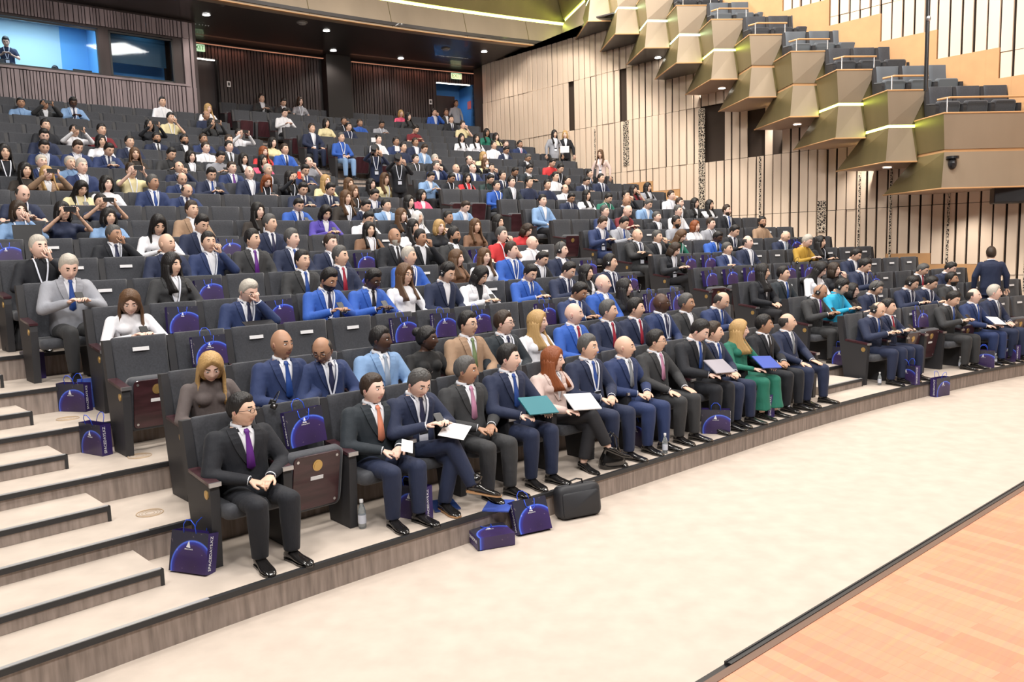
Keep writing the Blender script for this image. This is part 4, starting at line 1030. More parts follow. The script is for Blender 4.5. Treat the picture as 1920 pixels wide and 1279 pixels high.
# ------------------------------------------------------------------ who sits where (seat found from the view of each head)
HOFF, HZ = PAN+.165, 1.165
HP = {}
def headpx(q, hz=HZ): return project((*pt(q['s'], (q['k']-1)*D+HOFF), zrow(q['k'])+hz))
PEOPLE_T = """
452 780 M k 2 sK/p c 30 g
700 735 M b 1 sC/o c 20 V
769 717 M g 1 sN/n p -5d xs
871 695 M g 3 sG/P c 30
949 671 M k 1 sN/b f 30
1033 681 F lr 1 jJ f 30 x
1096 650 M g 2 sN/b c 20 l
1165 650 M B 2 sI/g c 30
1219 639 M k 2 sG/P k 30 g
1296 622 M k 1 sK/b f 20d
1331 622 M b 2 sN/b c 30
1370 622 F ly 1 tE f 30
1423 608 M k 3 sK/k c 30
1467 604 M R 2 sN/g k 30
1645 584 M R 2 sN/b p 0d h
1670 577 M k 2 sN/r p 20
1785 563 M k 2 sG/b p 0d
1817 555 M R 1 sI/b f 20
1863 549 M w 1 sN/g c 30
389 690 F ly 1 tZ c -10d
545 650 M B 3 sI/b c 20
605 657 M R 3 sI/n c -40d g
715 640 M k 4 sL/w c 30
803 638 F uk 4 tQ c 30
880 610 M k 2 sT/e c 20 g
945 607 M b 1 sC/n c 30 g
1007 605 F ly 1 tW c 30
1077 590 M B 1 sB/r c 30
1145 585 M g 2 sN/r c 30
1195 580 M k 2 sN/r c 30
1242 570 M B 4 sI/n c 30 g
1290 570 M g 3 sG/0 c 20
1347 567 M R 2 sI/b p 20d
1532 550 M B 3 sG/p p 20d h
1575 540 M k 2 tU p 10d h
1600 550 F bk 1 tK p 20 g
1630 542 M g 2 sN/k c 20d h
1685 532 M k 2 sN/n p 20d h
1708 532 M k 2 sN/n p 10d
1730 527 M g 2 sK/r p 20d
1768 522 M k 1 sN/0 c 20d
1790 525 M k 3 sG/0 c 10 m
132 505 M w 1 sA/b p 0d g
240 570 F lb 1 tW p -10d
457 550 M w 1 sI/n h 20d g
607 527 M k 3 sB/n p 10d m
690 527 M k 4 sB/k p 10d g
760 517 F lb 2 tW c 20 g
830 512 M k 2 sN/0 c 20d h
892 520 F bk 2 jW p 20d
982 514 M k 2 sB/b p 0d
1003 508 M k 2 sK/0 c 20d g
1060 510 M k 2 sN/n p 10d
1072 549 M k 3 sI/b p 10d
1130 533 M B 1 sB/0 c 30
1163 540 F lk 1 tK c 30
1102 513 F lk 2 jW c 20
1146 494 M k 2 sN/n c 30 h
214 449 M g 3 sK/n h 30 g
313 458 M B 2 sN/n c 30
388 455 M k 2 sI/0 h 0
333 499 F lk 2 jG c 30
70 465 M w 1 tK h 20
473 449 M k 2 sG/p c 30 g
547 447 M g 1 sN/b c 30
620 457 M b 1 sN/k c 20
507 420 M g 2 sN/n c 30
576 490 M k 2 sG/b c 20 g
652 482 M g 2 sN/r c 30 g
740 445 M B 3 sK/k c 20 m
777 482 M w 2 sB/n c 30
787 447 M k 3 sK/0 h 10
852 442 M k 3 sG/0 c 30 m
852 485 F lb 1 tO c 30
885 482 F lb 1 tW c 0
945 470 M b 1 sB/b c 30
567 392 M k 2 sB/n p 0d
612 402 F bk 2 jV p 0d
675 427 M k 2 tW p 20d
702 432 F lk 2 jO c 0
650 372 F lb 2 jD c 10
667 392 M k 2 sN/n p 20d
695 377 M k 2 sI/0 p 10d g
722 390 M k 2 sL/0 c 10
747 380 F lk 1 tW c 20
792 375 F bk 2 jP c 10
769 405 F lb 1 tK c 10
762 427 F lk 2 tW c 20
782 425 F hw 2 tW c 20
802 427 F by 1 tK h 0
850 418 M k 3 tG c 20
867 390 M b 1 sL/0 c 20d
900 425 F lb 2 tO c 0
937 418 F lk 2 tK c 20
940 439 M g 1 tR h 20 g
997 437 F bb 1 tR c 20d
1000 462 M B 1 tW c 30
1037 470 M g 1 sN/0 c 30 h
1122 420 M b 1 sI/0 p 20d
1164 420 M k 2 sA/b p 10d
1199 442 M B 2 sG/n a 10
1240 445 M g 2 sK/0 h 20
1255 470 F bb 1 jK p 10d x
1277 445 F lb 1 tE c 10d
1271 417 M k 3 tA c 10 m
1231 412 M g 1 sK/0 c 20 g
1310 425 F br 1 tW c 20
1335 420 M b 1 tA c 20
1344 447 M k 4 sB/k p 10d
1372 435 M k 2 sK/n p 20d
1362 467 M g 2 sI/0 a 10
1402 455 M R 1 sN/0 c 20 g
1365 395 M b 1 sK/b c 10 m
1434 417 M k 3 tT c -10 m
1305 382 F lk 2 jG c 10
1332 385 F lk 2 tW c 20
1277 381 M b 1 sG/0 c 10
1274 396 M g 1 tW c 20 g
1257 367 M b 1 tW h 20
1215 352 F lk 2 jA c 10
1189 360 F lk 2 tM h 10
1175 367 M k 2 tK h 10
1167 380 M B 3 sK/0 c 20d
1171 397 M B 1 tM p 20d g
1210 385 M g 2 sL/0 c 20d
1134 378 M k 2 tE c 20d
1134 397 M g 1 sI/0 c 10
1099 367 F lk 2 tW c 10
1065 377 M k 3 sN/n c 0d
1060 362 M R 2 tW c 0
1020 377 M k 1 sL/0 c 0
992 342 M k 2 tN c 10
1027 347 M k 2 tN c 0
1060 342 M k 2 tK c 10
1042 332 M k 2 tW c 10 g
1082 342 M k 2 sN/n p 10d
1102 335 M k 2 sK/n c 20
1126 335 M k 2 sN/n c 20
1031 307 M k 2 tR c 20d
1042 318 M k 2 tK c 10d
1467 450 M B 2 sN/w p 20d
1505 452 M w 1 tX p 20d
1539 455 F lk 2 tK p 20
1600 480 M k 2 sN/0 p 20d
1614 495 M k 2 sN/n p 20d
1444 512 F lk 2 jK c 30
1480 515 M k 2 sC/b c 20
1522 507 F lk 1 tW c 20d
1560 507 F bb 1 tK h 20
200 346 F bk 1 tW c 20
202 391 M k 2 tN r 0
203 418 F bk 2 tL c 20
292 425 F lk 2 tW p 0d
374 421 M k 2 sN/0 c 10d
360 394 M b 2 sT/0 c 20
344 368 M R 2 sI/n p 20d
336 346 M R 2 sI/n c 0d
286 343 M g 3 sI/b c 30
250 320 M b 1 tY r 10
372 330 M k 2 sN/b p 0d
424 316 M b 1 sI/p c 10
484 397 F lk 1 tD c 10
81 256 M k 1 sN/0 c 0d g
81 279 M k 2 sI/0 c 0d
142 279 M b 2 sI/0 c 10d
200 284 M k 2 sI/n p 10d
81 306 M w 1 sI/0 c 10
147 310 M w 1 sI/0 c 10
130 317 M w 2 tL h 10
73 327 F ly 1 jT r 20
37 366 M R 1 tN p 10d
145 362 F lk 2 tY p 10d
32 397 F bb 1 tL h 10
116 398 F bk 2 tN r 20
45 320 F lk 2 tD c 20
8 286 F lk 2 tK c 0
484 286 F lr 1 tR c 10
492 302 F lk 2 tP c 10
522 281 M b 2 sB/n c 20
471 316 M B 1 sN/0 c 0
510 319 M w 2 sK/0 c 10
491 343 F lr 1 tK p 0d g
530 334 F lk 2 tK r 10
579 305 M R 1 tA h 10
566 322 M k 2 sI/n p 0d
564 357 M k 2 sN/n p 0d
614 357 M k 2 sN/n p 10d
624 340 F ly 1 tY c 10
672 360 F lb 2 tD c 10
681 345 F lb 2 tD c 10
697 360 F lk 1 tK c 10
721 337 F lb 2 tY c 10
710 262 M k 1 tW c 20
743 266 M k 3 sI/n c 10
757 276 M k 2 tN c 10
782 267 M b 3 sN/0 c 20
796 281 M b 2 sL/0 c 10d
774 299 M k 1 tG c 20
815 299 M w 1 tK h 10
811 312 M g 1 sI/0 h 10 g
854 317 M B 2 sI/b c 10
879 301 M R 1 tK h 10 g
885 317 M B 1 sI/0 c 10 g
909 306 F lb 1 tY c 10
802 334 M k 2 sL/0 p 10d
841 337 M k 3 tK p 10d
876 337 F lk 2 tR c 0
915 345 M k 2 tF p 10d
751 214 F by 1 tP c 0
771 219 F lk 1 tG c 20
815 211 M k 2 sB/0 h 20
837 211 M b 3 sG/0 c 0
852 224 M k 2 sK/n c 0
866 235 M b 1 tY h 10
781 244 M k 2 tM p 10d
874 259 F lk 2 tW c 0
901 260 F lk 2 tW c 0
914 249 F lk 3 tE c 0
929 257 F lk 1 tY c 20
927 272 M k 2 tW c 10
944 284 M k 3 sN/0 c 20d
954 271 M b 1 sN/0 c 10
906 295 F by 1 tY c 10
981 272 M k 3 sI/P c 10
980 300 M g 3 sK/0 c 20d
987 319 M k 2 sC/0 p 20d
942 330 M k 2 sN/k c 10
959 342 M k 1 sC/0 c 10
961 324 M k 3 tK p 10d
920 316 M k 2 sN/0 h 0
932 349 M k 2 tB c 10
487 182 M k 2 sG/0 p 10
529 194 M k 2 sG/0 p 0d
563 189 F bb 1 tA c 20
532 213 M k 1 tW p 0d g
585 241 M b 2 sN/0 k 20
608 232 F bk 2 tY c 10
636 228 M k 3 tK h 0
654 238 M k 2 tN c 10
671 232 M b 3 tB c 10
713 236 M k 3 tA p 0d
640 258 M g 2 tB c 10 J
456 251 M k 1 tW r 10
511 268 F bk 1 tY c 10
47 193 M k 3 tL c 0
82 197 M k 3 sG/0 r 0
137 194 M k 4 sL/n p 0d
302 192 M k 2 tW c 0
390 204 F ly 1 tW c 20
397 216 M R 3 tN c 10
320 222 M k 2 tY h 20
282 235 F bk 2 tK r 0
393 233 F lk 2 tG r 10
84 237 M k 2 tK c 10
137 247 M k 2 tW r 10
187 245 M k 2 tM c 20
188 265 F bk 2 tW c 10
246 266 M k 2 sN/0 c 20
293 263 M k 3 sN/k c 10 m
345 266 M k 3 sK/0 c 10 m
381 262 M b 3 sI/0 c 10
429 263 M b 2 tN c 10
253 290 F lb 2 tD c 0
316 291 M k 2 tG p 10d g
357 295 F bk 1 jG c 20
389 277 M b 1 tW c 10
433 275 M k 1 sG/k c 10
408 297 M k 2 tA p 10d
456 299 F lk 2 jG c 10
325 316 M R 2 sN/n h 0
"""
rows_px = []
for q in SEATS: q['hx'], q['hy'] = headpx(q); _, q['hy1'] = headpx(q, HZ+.1); q['sc'] = abs(q['hy']-q['hy1'])*10; q['lab'] = False
persons = []
for ln in PEOPLE_T.strip().split('\n'):
    t = ln.split(); persons.append(dict(x=int(t[0]), y=int(t[1]), sex=t[2], hair=t[3], skin=t[4], top=t[5], pose=t[6], yaw=int(t[7].rstrip('d')), down=t[7].endswith('d'), fl=t[8] if len(t) > 8 else ''))
def cost(p, q):
    dy = (p['y']-q['hy']); dy = dy-(2 if p['down'] else 0); dx = abs(p['x']-q['hx']); w = q['sc']*.565
    return abs(dy-.02*q['sc'])+max(0, dx-w*.35)*.75+dx*.15
for p in persons:        # nearest heads first get their seat
    p['c'] = min(cost(p, q) for q in SEATS)
lost = 0
for p in sorted(persons, key=lambda p: -p['y']):
    c = sorted(((cost(p, q), i) for i, q in enumerate(SEATS) if q['who'] is None))[:1]
    if not c or c[0][0] > 40: lost += 1; p['q'] = None; continue
    q = SEATS[c[0][1]]; q['who'] = p; p['q'] = q
print('seats', len(SEATS), 'persons', len(persons), 'lost', lost)
# wording
GARM = {'s': '%s suit', 'j': '%s jacket', 't': '%s shirt', 'q': '%s short-sleeved top'}
POSW = {'c': 'hands clasped', 'p': 'bent over a phone', 'k': 'hands on knees', 'f': 'holding papers', 'h': 'hand at the chin', 'r': 'raising a phone', 'a': 'arms crossed'}
for k in range(1, NR+1):
    for b in ('centre', 'right'):
        L = sorted([q for q in SEATS if q['k'] == k and q['b'] == b and q['who']], key=lambda q: q['hx'])
        for n, q in enumerate(L): q['who']['n'] = n+1
for p in persons:
    q = p['q']
    if not q: continue
    k = q['k']; lod = 0 if k <= 4 else 1
    kind, col = p['top'][0], p['top'][1]
    if kind == 't' and p['pose'] in 'cp' and col in 'YNRM': pass
    g = GARM[kind] % CL[col][0]; tie = p['top'][3:4] if len(p['top']) > 2 else ''
    txt = g+(' and %s tie' % TIE[tie][0] if tie and tie != '0' and kind == 's' else '')
    lab = 'person in %s, %s, %s from left, %s row, %s block' % (txt, POSW[p['pose']], ordn(p['n']), ordn(k), q['b'])
    lab = lab.replace('black sequinned shirt', 'black sequinned blouse')
    if len(lab.split()) > 16: lab = 'person in %s, %s from left, %s row, %s block' % (txt, ordn(p['n']), ordn(k), q['b'])
    if len(lab.split()) > 16: lab = 'person in %s, %s from left, %s row, %s block' % (g, ordn(p['n']), ordn(k), q['b'])
    dx = (p['x']-q['hx'])/q['sc']; dx = max(-.13, min(.13, dx))
    dy = -(p['y']-q['hy'])/q['sc']; sz = max(.93, min(1.06, 1+(dy+(.03 if p['down'] else 0))/HZ))
    th = base(q['s'])[2]
    # body facing the stage, head turned by the given yaw
    M = frame(q['s'], (k-1)*D+PAN, zrow(k)) @ Matrix.Translation((dx, 0, 0)) @ Matrix.Diagonal((1.09, 1.07, sz, 1))
    belly = .18 if p['hair'] in ('R', 'w', 'g') and k <= 5 and kind == 's' else 0.
    legs = 'w' if (k == 1 and p['pose'] in 'ck' and p['hair'] == 'R') else 'n'
    p['o'] = make_person(M, p['sex'], p['hair'], p['skin'], p['top'], p['pose'], p['yaw'], p['down'], lod, p['fl'], legs, belly=belly)
    tag(p['o'], lab, 'person', 'seated audience')
    p['M'] = M
# ------------------------------------------------------------------ things in hands
PH = MB(); PH.add(rbox(-.037, .037, -.0045, .0045, -.075, .075, .012)); PHM = PH.mesh('smartphone')
M_SCR = mat('phone_screen', (.02, .025, .05), .1)
pp = MB(); pp.add(box(-.105, .105, -.0015, .0015, -.148, .148)); PAPM = pp.mesh('paper')
fo = MB(); fo.add(box(-.115, .115, -.006, .006, -.155, .155)); FOLM = fo.mesh('folder')
def held(nm, me, m, M, lab, cat, grp=None):
    o = bpy.data.objects.new(nm, me); COL.objects.link(o); o.matrix_world = M
    if not me.materials: me.materials.append(None)
    o.material_slots[0].link = 'OBJECT'; o.material_slots[0].material = m; tag(o, lab, cat, grp); return o
M_TEAL = mat('teal_folder', (.012, .16, .20), .5); M_GREYP = mat('grey_folder', (.35, .33, .38), .5); M_BLUEF = mat('blue_folder', (.05, .10, .45), .5)
M_PHR = mat('red_phone', (.75, .08, .05), .3)
for p in persons:
    q = p.get('q')
    if not q: continue
    k = q['k']; where = '%s person from left, %s row, %s block' % (ordn(p['n']), ordn(k), q['b'])
    if p['pose'] == 'p' and k <= 13:
        M = p['M'] @ Matrix.Translation((.01, -.20, .845)) @ Matrix.Rotation(-.75, 4, 'X')
        held('smartphone', PHM, M_BLACK, M, 'dark smartphone held low by %s' % where, 'phone', 'phones in hands')
    elif p['pose'] == 'r':
        M = p['M'] @ Matrix.Translation((.0, -.24, 1.185)) @ Matrix.Rotation(math.pi/2, 4, 'Y')
        red = p['x'] == 530
        held('smartphone', PHM, M_PHR if red else M_BLACK, M if not red else M @ Matrix.Rotation(math.pi/2, 4, 'Y'), '%s smartphone raised by %s' % ('red' if red else 'dark', where), 'phone', 'phones in hands')
    elif p['pose'] == 'f':
        M = p['M'] @ Matrix.Translation((0.02, -.20, .755)) @ Matrix.Rotation(-1.0, 4, 'X') @ Matrix.Rotation(math.pi/2+.1, 4, 'Y')
        m_, nm, cl = {949: (M_TEAL, 'folder', 'teal'), 1033: (M_WHITE, 'folder', 'white'), 1296: (M_GREYP, 'folder', 'grey'), 1370: (M_BLUEF, 'folder', 'blue')}.get(p['x'], (M_WHITE, 'paper', 'white'))
        held(nm, FOLM if nm == 'folder' else PAPM, m_, M, '%s %s held by %s' % (cl, nm, where), nm, 'papers in hands')

card = MB(); card.add(box(-.045, .045, -.001, .001, -.07, .07)); CARD = card.mesh('card')
for px, me, T, lb, nm in ((700, CARD, Matrix.Translation((.05, -.22, .70)) @ Matrix.Rotation(-1.0, 4, 'X') @ Matrix.Rotation(.6, 4, 'Y'), 'small pale card held in the hands of the person with orange tie', 'card'),
    (769, PAPM, Matrix.Translation((.12, -.24, .735)) @ Matrix.Rotation(-1.35, 4, 'X') @ Matrix.Rotation(.9, 4, 'Y'), 'white sheet resting on the crossed knee beside the phone user in front row', 'paper'),
    (1817, PAPM, Matrix.Translation((.0, -.25, .80)) @ Matrix.Rotation(-1.0, 4, 'X'), None, 'paper')):
    if lb is None: continue
    p = next(p for p in persons if p['x'] == px)
    if p['q']: held(nm, me, M_WHITE, p['M'] @ T, lb, nm)

# ------------------------------------------------------------------ gift bags
def bag_mat():
    """dark paper printed with a purple globe edged in glowing blue (object coordinates: x width, z height)"""
    m = bpy.data.materials.new('printed_paper_bag'); m.use_nodes = True; nt = m.node_tree; b = nt.nodes['Principled BSDF']; b.inputs['Roughness'].default_value = .32
    tc = nt.nodes.new('ShaderNodeTexCoord'); sx = nt.nodes.new('ShaderNodeSeparateXYZ'); nt.links.new(tc.outputs['Object'], sx.inputs[0])
    mp = nt.nodes.new('ShaderNodeMapping'); mp.inputs['Location'].default_value = (-.04, 0, -.04); mp.inputs['Scale'].default_value = (1, 0, 1); nt.links.new(tc.outputs['Object'], mp.inputs[0])
    ln = nt.nodes.new('ShaderNodeVectorMath'); ln.operation = 'LENGTH'; nt.links.new(mp.outputs[0], ln.inputs[0])
    r = nt.nodes.new('ShaderNodeValToRGB'); e = r.color_ramp.elements; e[0].position = 0; e[0].color = (.035, .02, .07, 1); e[1].position = 1; e[1].color = (.03, .03, .05, 1)
    for p_, c in ((.15, (.045, .026, .11, 1)), (.175, (.035, .04, .32, 1)), (.187, (.10, .20, .90, 1)), (.194, (.03, .03, .05, 1))):
        x = e.new(p_); x.color = c
    nt.links.new(ln.outputs['Value'], r.inputs[0])
    v = nt.nodes.new('ShaderNodeTexNoise'); v.inputs['Scale'].default_value = 28; v.inputs['Detail'].default_value = 6; nt.links.new(tc.outputs['Object'], v.inputs['Vector'])
    r2 = nt.nodes.new('ShaderNodeValToRGB'); r2.color_ramp.elements[0].position = .66; r2.color_ramp.elements[1].position = .74; r2.color_ramp.elements[1].color = (.55, .45, .45, 1); r2.color_ramp.elements[0].color = (0, 0, 0, 1)
    nt.links.new(v.outputs['Fac'], r2.inputs[0]); mx = nt.nodes.new('ShaderNodeMix'); mx.data_type = 'RGBA'; mx.blend_type = 'ADD'; mx.inputs[0].default_value = .35
    nt.links.new(r.outputs[0], mx.inputs[6]); nt.links.new(r2.outputs[0], mx.inputs[7]); nt.links.new(mx.outputs[2], b.inputs['Base Color']); return m
M_BAG = bag_mat(); M_GUS = mat('purple_gusset', (.035, .02, .12), .4); M_CORD = mat('blue_cord', (.02, .09, .75), .4)
BW_, BH_, BD_ = .165, .29, .052
mb = MB(); P = box(-BW_, BW_, -BD_, BD_, 0, BH_); mb.add((P[0], [q for i, q in enumerate(P[1]) if i in (0, 2, 3)]), 0); BAGM = mb.mesh('print_panel')
mb = MB(); mb.add((P[0], [q for i, q in enumerate(P[1]) if i in (4, 5)]), 0)
Q = box(-BW_+.004, BW_-.004, -BD_+.004, BD_-.004, .01, BH_); mb.add((Q[0], [q[::-1] for i, q in enumerate(Q[1]) if i != 1]), 0); GUSM = mb.mesh('gift_bag')
TXT = text_mesh('SPACEDAYS.KZ', .036)
TX2 = text_mesh('SPACE DAYS', .013)
mb = MB(); mb.add(prism([(-.018, 0), (.018, -.004), (.004, .046)], 1, -.001, .001)); TRIM_ = mb.mesh('triangle_logo')
def cord(y):
    mb = MB(); mb.add(tube([(-.055, y, BH_-.01), (-.05, y*1.3, BH_+.05), (-.02, y*1.5, BH_+.085), (.02, y*1.5, BH_+.085), (.05, y*1.3, BH_+.05), (.055, y, BH_-.01)], .0035, 6), 0, True)
    return mb
mb = cord(-BD_); CORM = mb.mesh('cord_handle')
mb = MB(); mb.add(tube([(-.05, -BD_-.002, BH_-.005), (-.045, -BD_-.006, BH_-.06), (-.01, -BD_-.008, BH_-.10), (.03, -BD_-.008, BH_-.085), (.045, -BD_-.006, BH_-.03), (.05, -BD_-.002, BH_-.005)], .0035, 6), 0, True); CORD2 = mb.mesh('cord_handle')
for me, m in ((BAGM, M_BAG), (GUSM, M_GUS), (TXT, M_WHITE), (TX2, M_WHITE), (TRIM_, M_WHITE), (CORM, M_CORD), (CORD2, M_CORD)):
    me.materials.clear(); me.materials.append(m)
def bag(M, lab, grp, fine=True, drop=False):
    e = bpy.data.objects.new('gift_bag', GUSM); COL.objects.link(e); e.matrix_world = M; tag(e, lab, 'bag', grp)
    def ch(nm, me, m4=Matrix.Identity(4)):
        o = bpy.data.objects.new(nm, me); COL.objects.link(o); o.parent = e; o.matrix_local = m4
    ch('print_panel', BAGM)
    ch('triangle_logo', TRIM_, Matrix.Translation((-.005, -BD_-.0015, BH_*.62)))
    ch('cord_handle', CORD2 if drop else CORM)
    if fine:
        ch('cord_handle', CORM, Matrix.Rotation(math.pi, 4, 'Z'))
        ch('bag_lettering', TX2, Matrix.Translation((0, -BD_-.0015, BH_*.57)) @ Matrix.Rotation(math.pi/2, 4, 'X'))
        ch('side_lettering', TXT, Matrix.Translation((BW_+.0015, -.015, BH_*.5)) @ Matrix.Rotation(math.pi/2, 4, 'Z') @ Matrix.Rotation(math.pi/2, 4, 'X') @ Matrix.Rotation(math.pi/2, 4, 'Z'))
        ch('side_lettering', TXT, Matrix.Translation((-BW_-.0015, -.015, BH_*.5)) @ Matrix.Rotation(-math.pi/2, 4, 'Z') @ Matrix.Rotation(math.pi/2, 4, 'X') @ Matrix.Rotation(math.pi/2, 4, 'Z'))
    return e
def onplane(px, py, z):
    d = FW+RT*(px-960)/F_PX-UP*(py-639.5)/F_PX; t = (z-CAM_H)/d[2]; return d[0]*t, d[1]*t
def floor_M(px, py, z, rot=0.):
    X, Y = onplane(px, py, z); th = base(inv(X, Y)[1])[2]; return Matrix.Translation((X, Y, z)) @ Matrix.Rotation(th+rot, 4, 'Z')
FB = [ # pixel of the base, height, turn, tilt, label
    (360, 1072, zrow(1), -1.12, -.22, 'purple printed gift bag leaning on the front row end panel'), (776, 970, zrow(1), -1.25, 0, 'purple printed gift bag by the feet of the person with orange tie'),
    (1200, 835, zrow(1), -1.85, 0, 'purple printed gift bag between the legs of front row guests, beside a bottle'), (1342, 812, zrow(1), -.97, 0, 'purple printed gift bag before the front row, behind grey trousers'),
    (1430, 778, zrow(1), -1.9, 0, 'purple printed gift bag next to the green trousers'), (1703, 719, zrow(1), -1.8, 0, 'purple printed gift bag at the feet in the right front row, first from its aisle'),
    (1843, 688, zrow(1), -1.1, 0, 'purple printed gift bag at the feet in the right front row, second from its aisle'), (1893, 676, zrow(1), -1.8, 0, 'purple printed gift bag at the feet nearest the right frame edge'),
    (64, 708, zrow(5), -1.35, 0, 'purple printed gift bag beside the fifth row end panel on the left stair'), (142, 770, zrow(4), -.98, 0, 'purple printed gift bag standing beside a blue folder on the left stair'),
    (182, 850, zrow(3), -1.3, 0, 'purple printed gift bag leaning beside the empty third row end seat'), (1578, 684, zrow(2), -1.8, 0, 'slim purple gift bag on the second platform beside the right stair'),
    (1762, 742, 0, -.1, 0, 'purple printed gift bag standing on the floor before the right front row')]
for (x, y, z, r, tl, lb) in FB:
    M = floor_M(x, y, z, r) @ Matrix.Rotation(tl, 4, 'X'); bag(M, lb, 'gift bags on the floor')
X, Y = onplane(918, 1018, 0); th = base(0)[2]
bag(Matrix.Translation((X+.02, Y-.02, .058)) @ Matrix.Rotation(th-.35, 4, 'Z') @ Matrix.Rotation(-math.pi/2, 4, 'X') @ Matrix.Translation((0, 0, -.12)), 'purple printed gift bag lying flat on the floor before the front step', 'gift bags on the floor', True, True)
bag(floor_M(1000, 998, 0, -.25) @ Matrix.Rotation(-.42, 4, 'X'), 'purple printed gift bag leaning on the front step beside the black briefcase', 'gift bags on the floor', True, True)
SB = [(575, 822), (350, 660), (342, 608), (410, 547), (360, 560), (447, 472), (530, 588), (745, 622), (820, 612), (860, 622), (684, 494), (720, 530), (905, 482), (1230, 572), (1077, 507), (1264, 573), (1290, 497), (1327, 497), (1335, 532), (1382, 527), (1412, 522), (1167, 509), (1460, 515), (1487, 515), (1650, 537), (1482, 462), (1737, 612), (15, 470), (490, 590), (1010, 560), (1218, 577)]
E_ = [q for q in SEATS if q['who'] is None]
for q in E_: q['bx'], q['by'] = project((*pt(q['s'], (q['k']-1)*D+PAN+.27), zrow(q['k'])+.80))
for n, (x, y) in enumerate(SB):
    c = [q for q in E_ if not q.get('bag')]
    q = min(c, key=lambda q: abs(q['bx']-x)+abs(q['by']-y)*1.2)
    if abs(q['bx']-x)+abs(q['by']-y) > 60: continue
    q['bag'] = True; M = frame(q['s'], (q['k']-1)*D+PAN, zrow(q['k'])) @ Matrix.Translation((.02, .215, .715)) @ Matrix.Rotation(-.16, 4, 'X') @ Matrix.Rotation(.05*((n % 3)-1), 4, 'Y') @ Matrix.Diagonal((1, .7, 1, 1))
    bag(M, 'purple printed gift bag propped on %s seat from the left, %s row, %s block' % (ordn(q['n']), ordn(q['k']), q['b']), 'gift bags on empty seats', q['k'] <= 3, True)
# headsets hung on seat backs
for (x, y) in [(508, 764), (455, 680), (642, 745), (668, 645), (1075, 545), (1020, 545), (1230, 545), (1445, 495), (1500, 500), (1650, 495)]:
    q = min(SEATS, key=lambda q: abs(project((*pt(q['s'], (q['k']-1)*D+PAN+.40), zrow(q['k'])+1.05))[0]-x)+abs(project((*pt(q['s'], (q['k']-1)*D+PAN+.40), zrow(q['k'])+1.05))[1]-y))
    if q.get('hs') or q['who']: continue
    q['hs'] = 1; M = frame(q['s'], (q['k']-1)*D+PAN, zrow(q['k'])) @ Matrix.Translation((-.16, .40, 1.05)) @ Matrix.Rotation(1.2, 4, 'Z') @ Matrix.Rotation(.5, 4, 'X') @ Matrix.Diagonal((.8, .8, .8, 1))
    me = headset_part().mesh('headset'); me.materials.append(M_BLACK); me.materials.append(M_STEEL)
    tag(obj('headset', me, M_BLACK, None, M), 'black headset resting on the back of %s seat from left, %s row, %s block' % (ordn(q['n']), ordn(q['k']), q['b']), 'headset', 'headsets on seats')
for q in SEATS: q['lab'] = q['who'] is None and q['k'] <= 6
build_chairs(None, None)
# ------------------------------------------------------------------ bottles, handbags, papers on the floor
M_PLAS = mat('clear_plastic', (.75, .82, .86), .08, trans=.8); M_BLAB = mat('bottle_label', (.6, .63, .72), .5)
def bottle(px, py, z, lb, s=1.):
    X, Y = onplane(px, py, z); e = empty('water_bottle', Matrix.Translation((X, Y, z)) @ Matrix.Diagonal((s, s, s, 1))); tag(e, lb, 'bottle', 'water bottles on the floor')
    R = []; t = np.linspace(0, 2*math.pi, 16, endpoint=False)
    for r, h in ((.024, .0), (.029, .006), (.030, .05), (.028, .08), (.030, .11), (.029, .135), (.020, .165), (.012, .185), (.012, .2)): R.append(np.stack([r*np.cos(t), r*np.sin(t), np.full(16, h)], 1))
    mb = MB(); mb.add(rings(R), 0, True); obj('bottle_body', mb, M_PLAS, e); mb = MB(); mb.add(disc((0, 0, .208), .0145, .022, 14)); obj('cap', mb, M_WHITE, e)
    mb = MB(); mb.add(rings([np.stack([.0308*np.cos(t), .0308*np.sin(t), np.full(16, h)], 1) for h in (.04, .105)], False), 0, True); obj('bottle_label', mb, M_BLAB, e)
bottle(680, 990, zrow(1), 'small water bottle beside the seat panel of the person with orange tie', 1.1); bottle(1247, 850, zrow(1), 'clear water bottle near the step edge in front of a bald guest')
bottle(1649, 722, zrow(1), 'small water bottle beside the right block end panel', .9); bottle(1800, 690, zrow(1), 'small water bottle under the middle of the right front row', .9)
bottle(1866, 684, zrow(1), 'small dark-labelled water bottle beside a blue bag at right', .9); bottle(1477, 772, zrow(1), 'small water bottle behind the black heels', .9)
# black briefcase on the floor
e = empty('briefcase', floor_M(1085, 968, 0, -.28) @ Matrix.Rotation(-.14, 4, 'X')); tag(e, 'black soft briefcase standing on the floor against the front step', 'bag')
mb = MB(); mb.add(rbox(-.22, .22, -.07, .07, .0, .30, .06), 0, True); obj('case_body', mb, mat('black_nylon', (.022, .023, .028), .55), e)
mb = MB(); mb.add(rbox(-.19, .19, -.082, -.066, .02, .24, .03), 0, True); obj('front_pocket', mb, MATS['black_nylon'], e)
mb = MB(); mb.add(tube([(-.07, 0, .29), (-.06, -.01, .335), (.0, -.015, .35), (.06, -.01, .335), (.07, 0, .29)], .008, 8), 0, True); obj('handle', mb, M_BLACK, e)
mb = MB(); mb.add(box(-.2, .2, -.005, .005, .298, .304)); obj('zip', mb, M_STEEL, e)
e = empty('handbag', floor_M(1148, 876, zrow(1), -.3)); tag(e, 'black leather handbag on the front step beside a high heel', 'bag')
mb = MB(); R = []
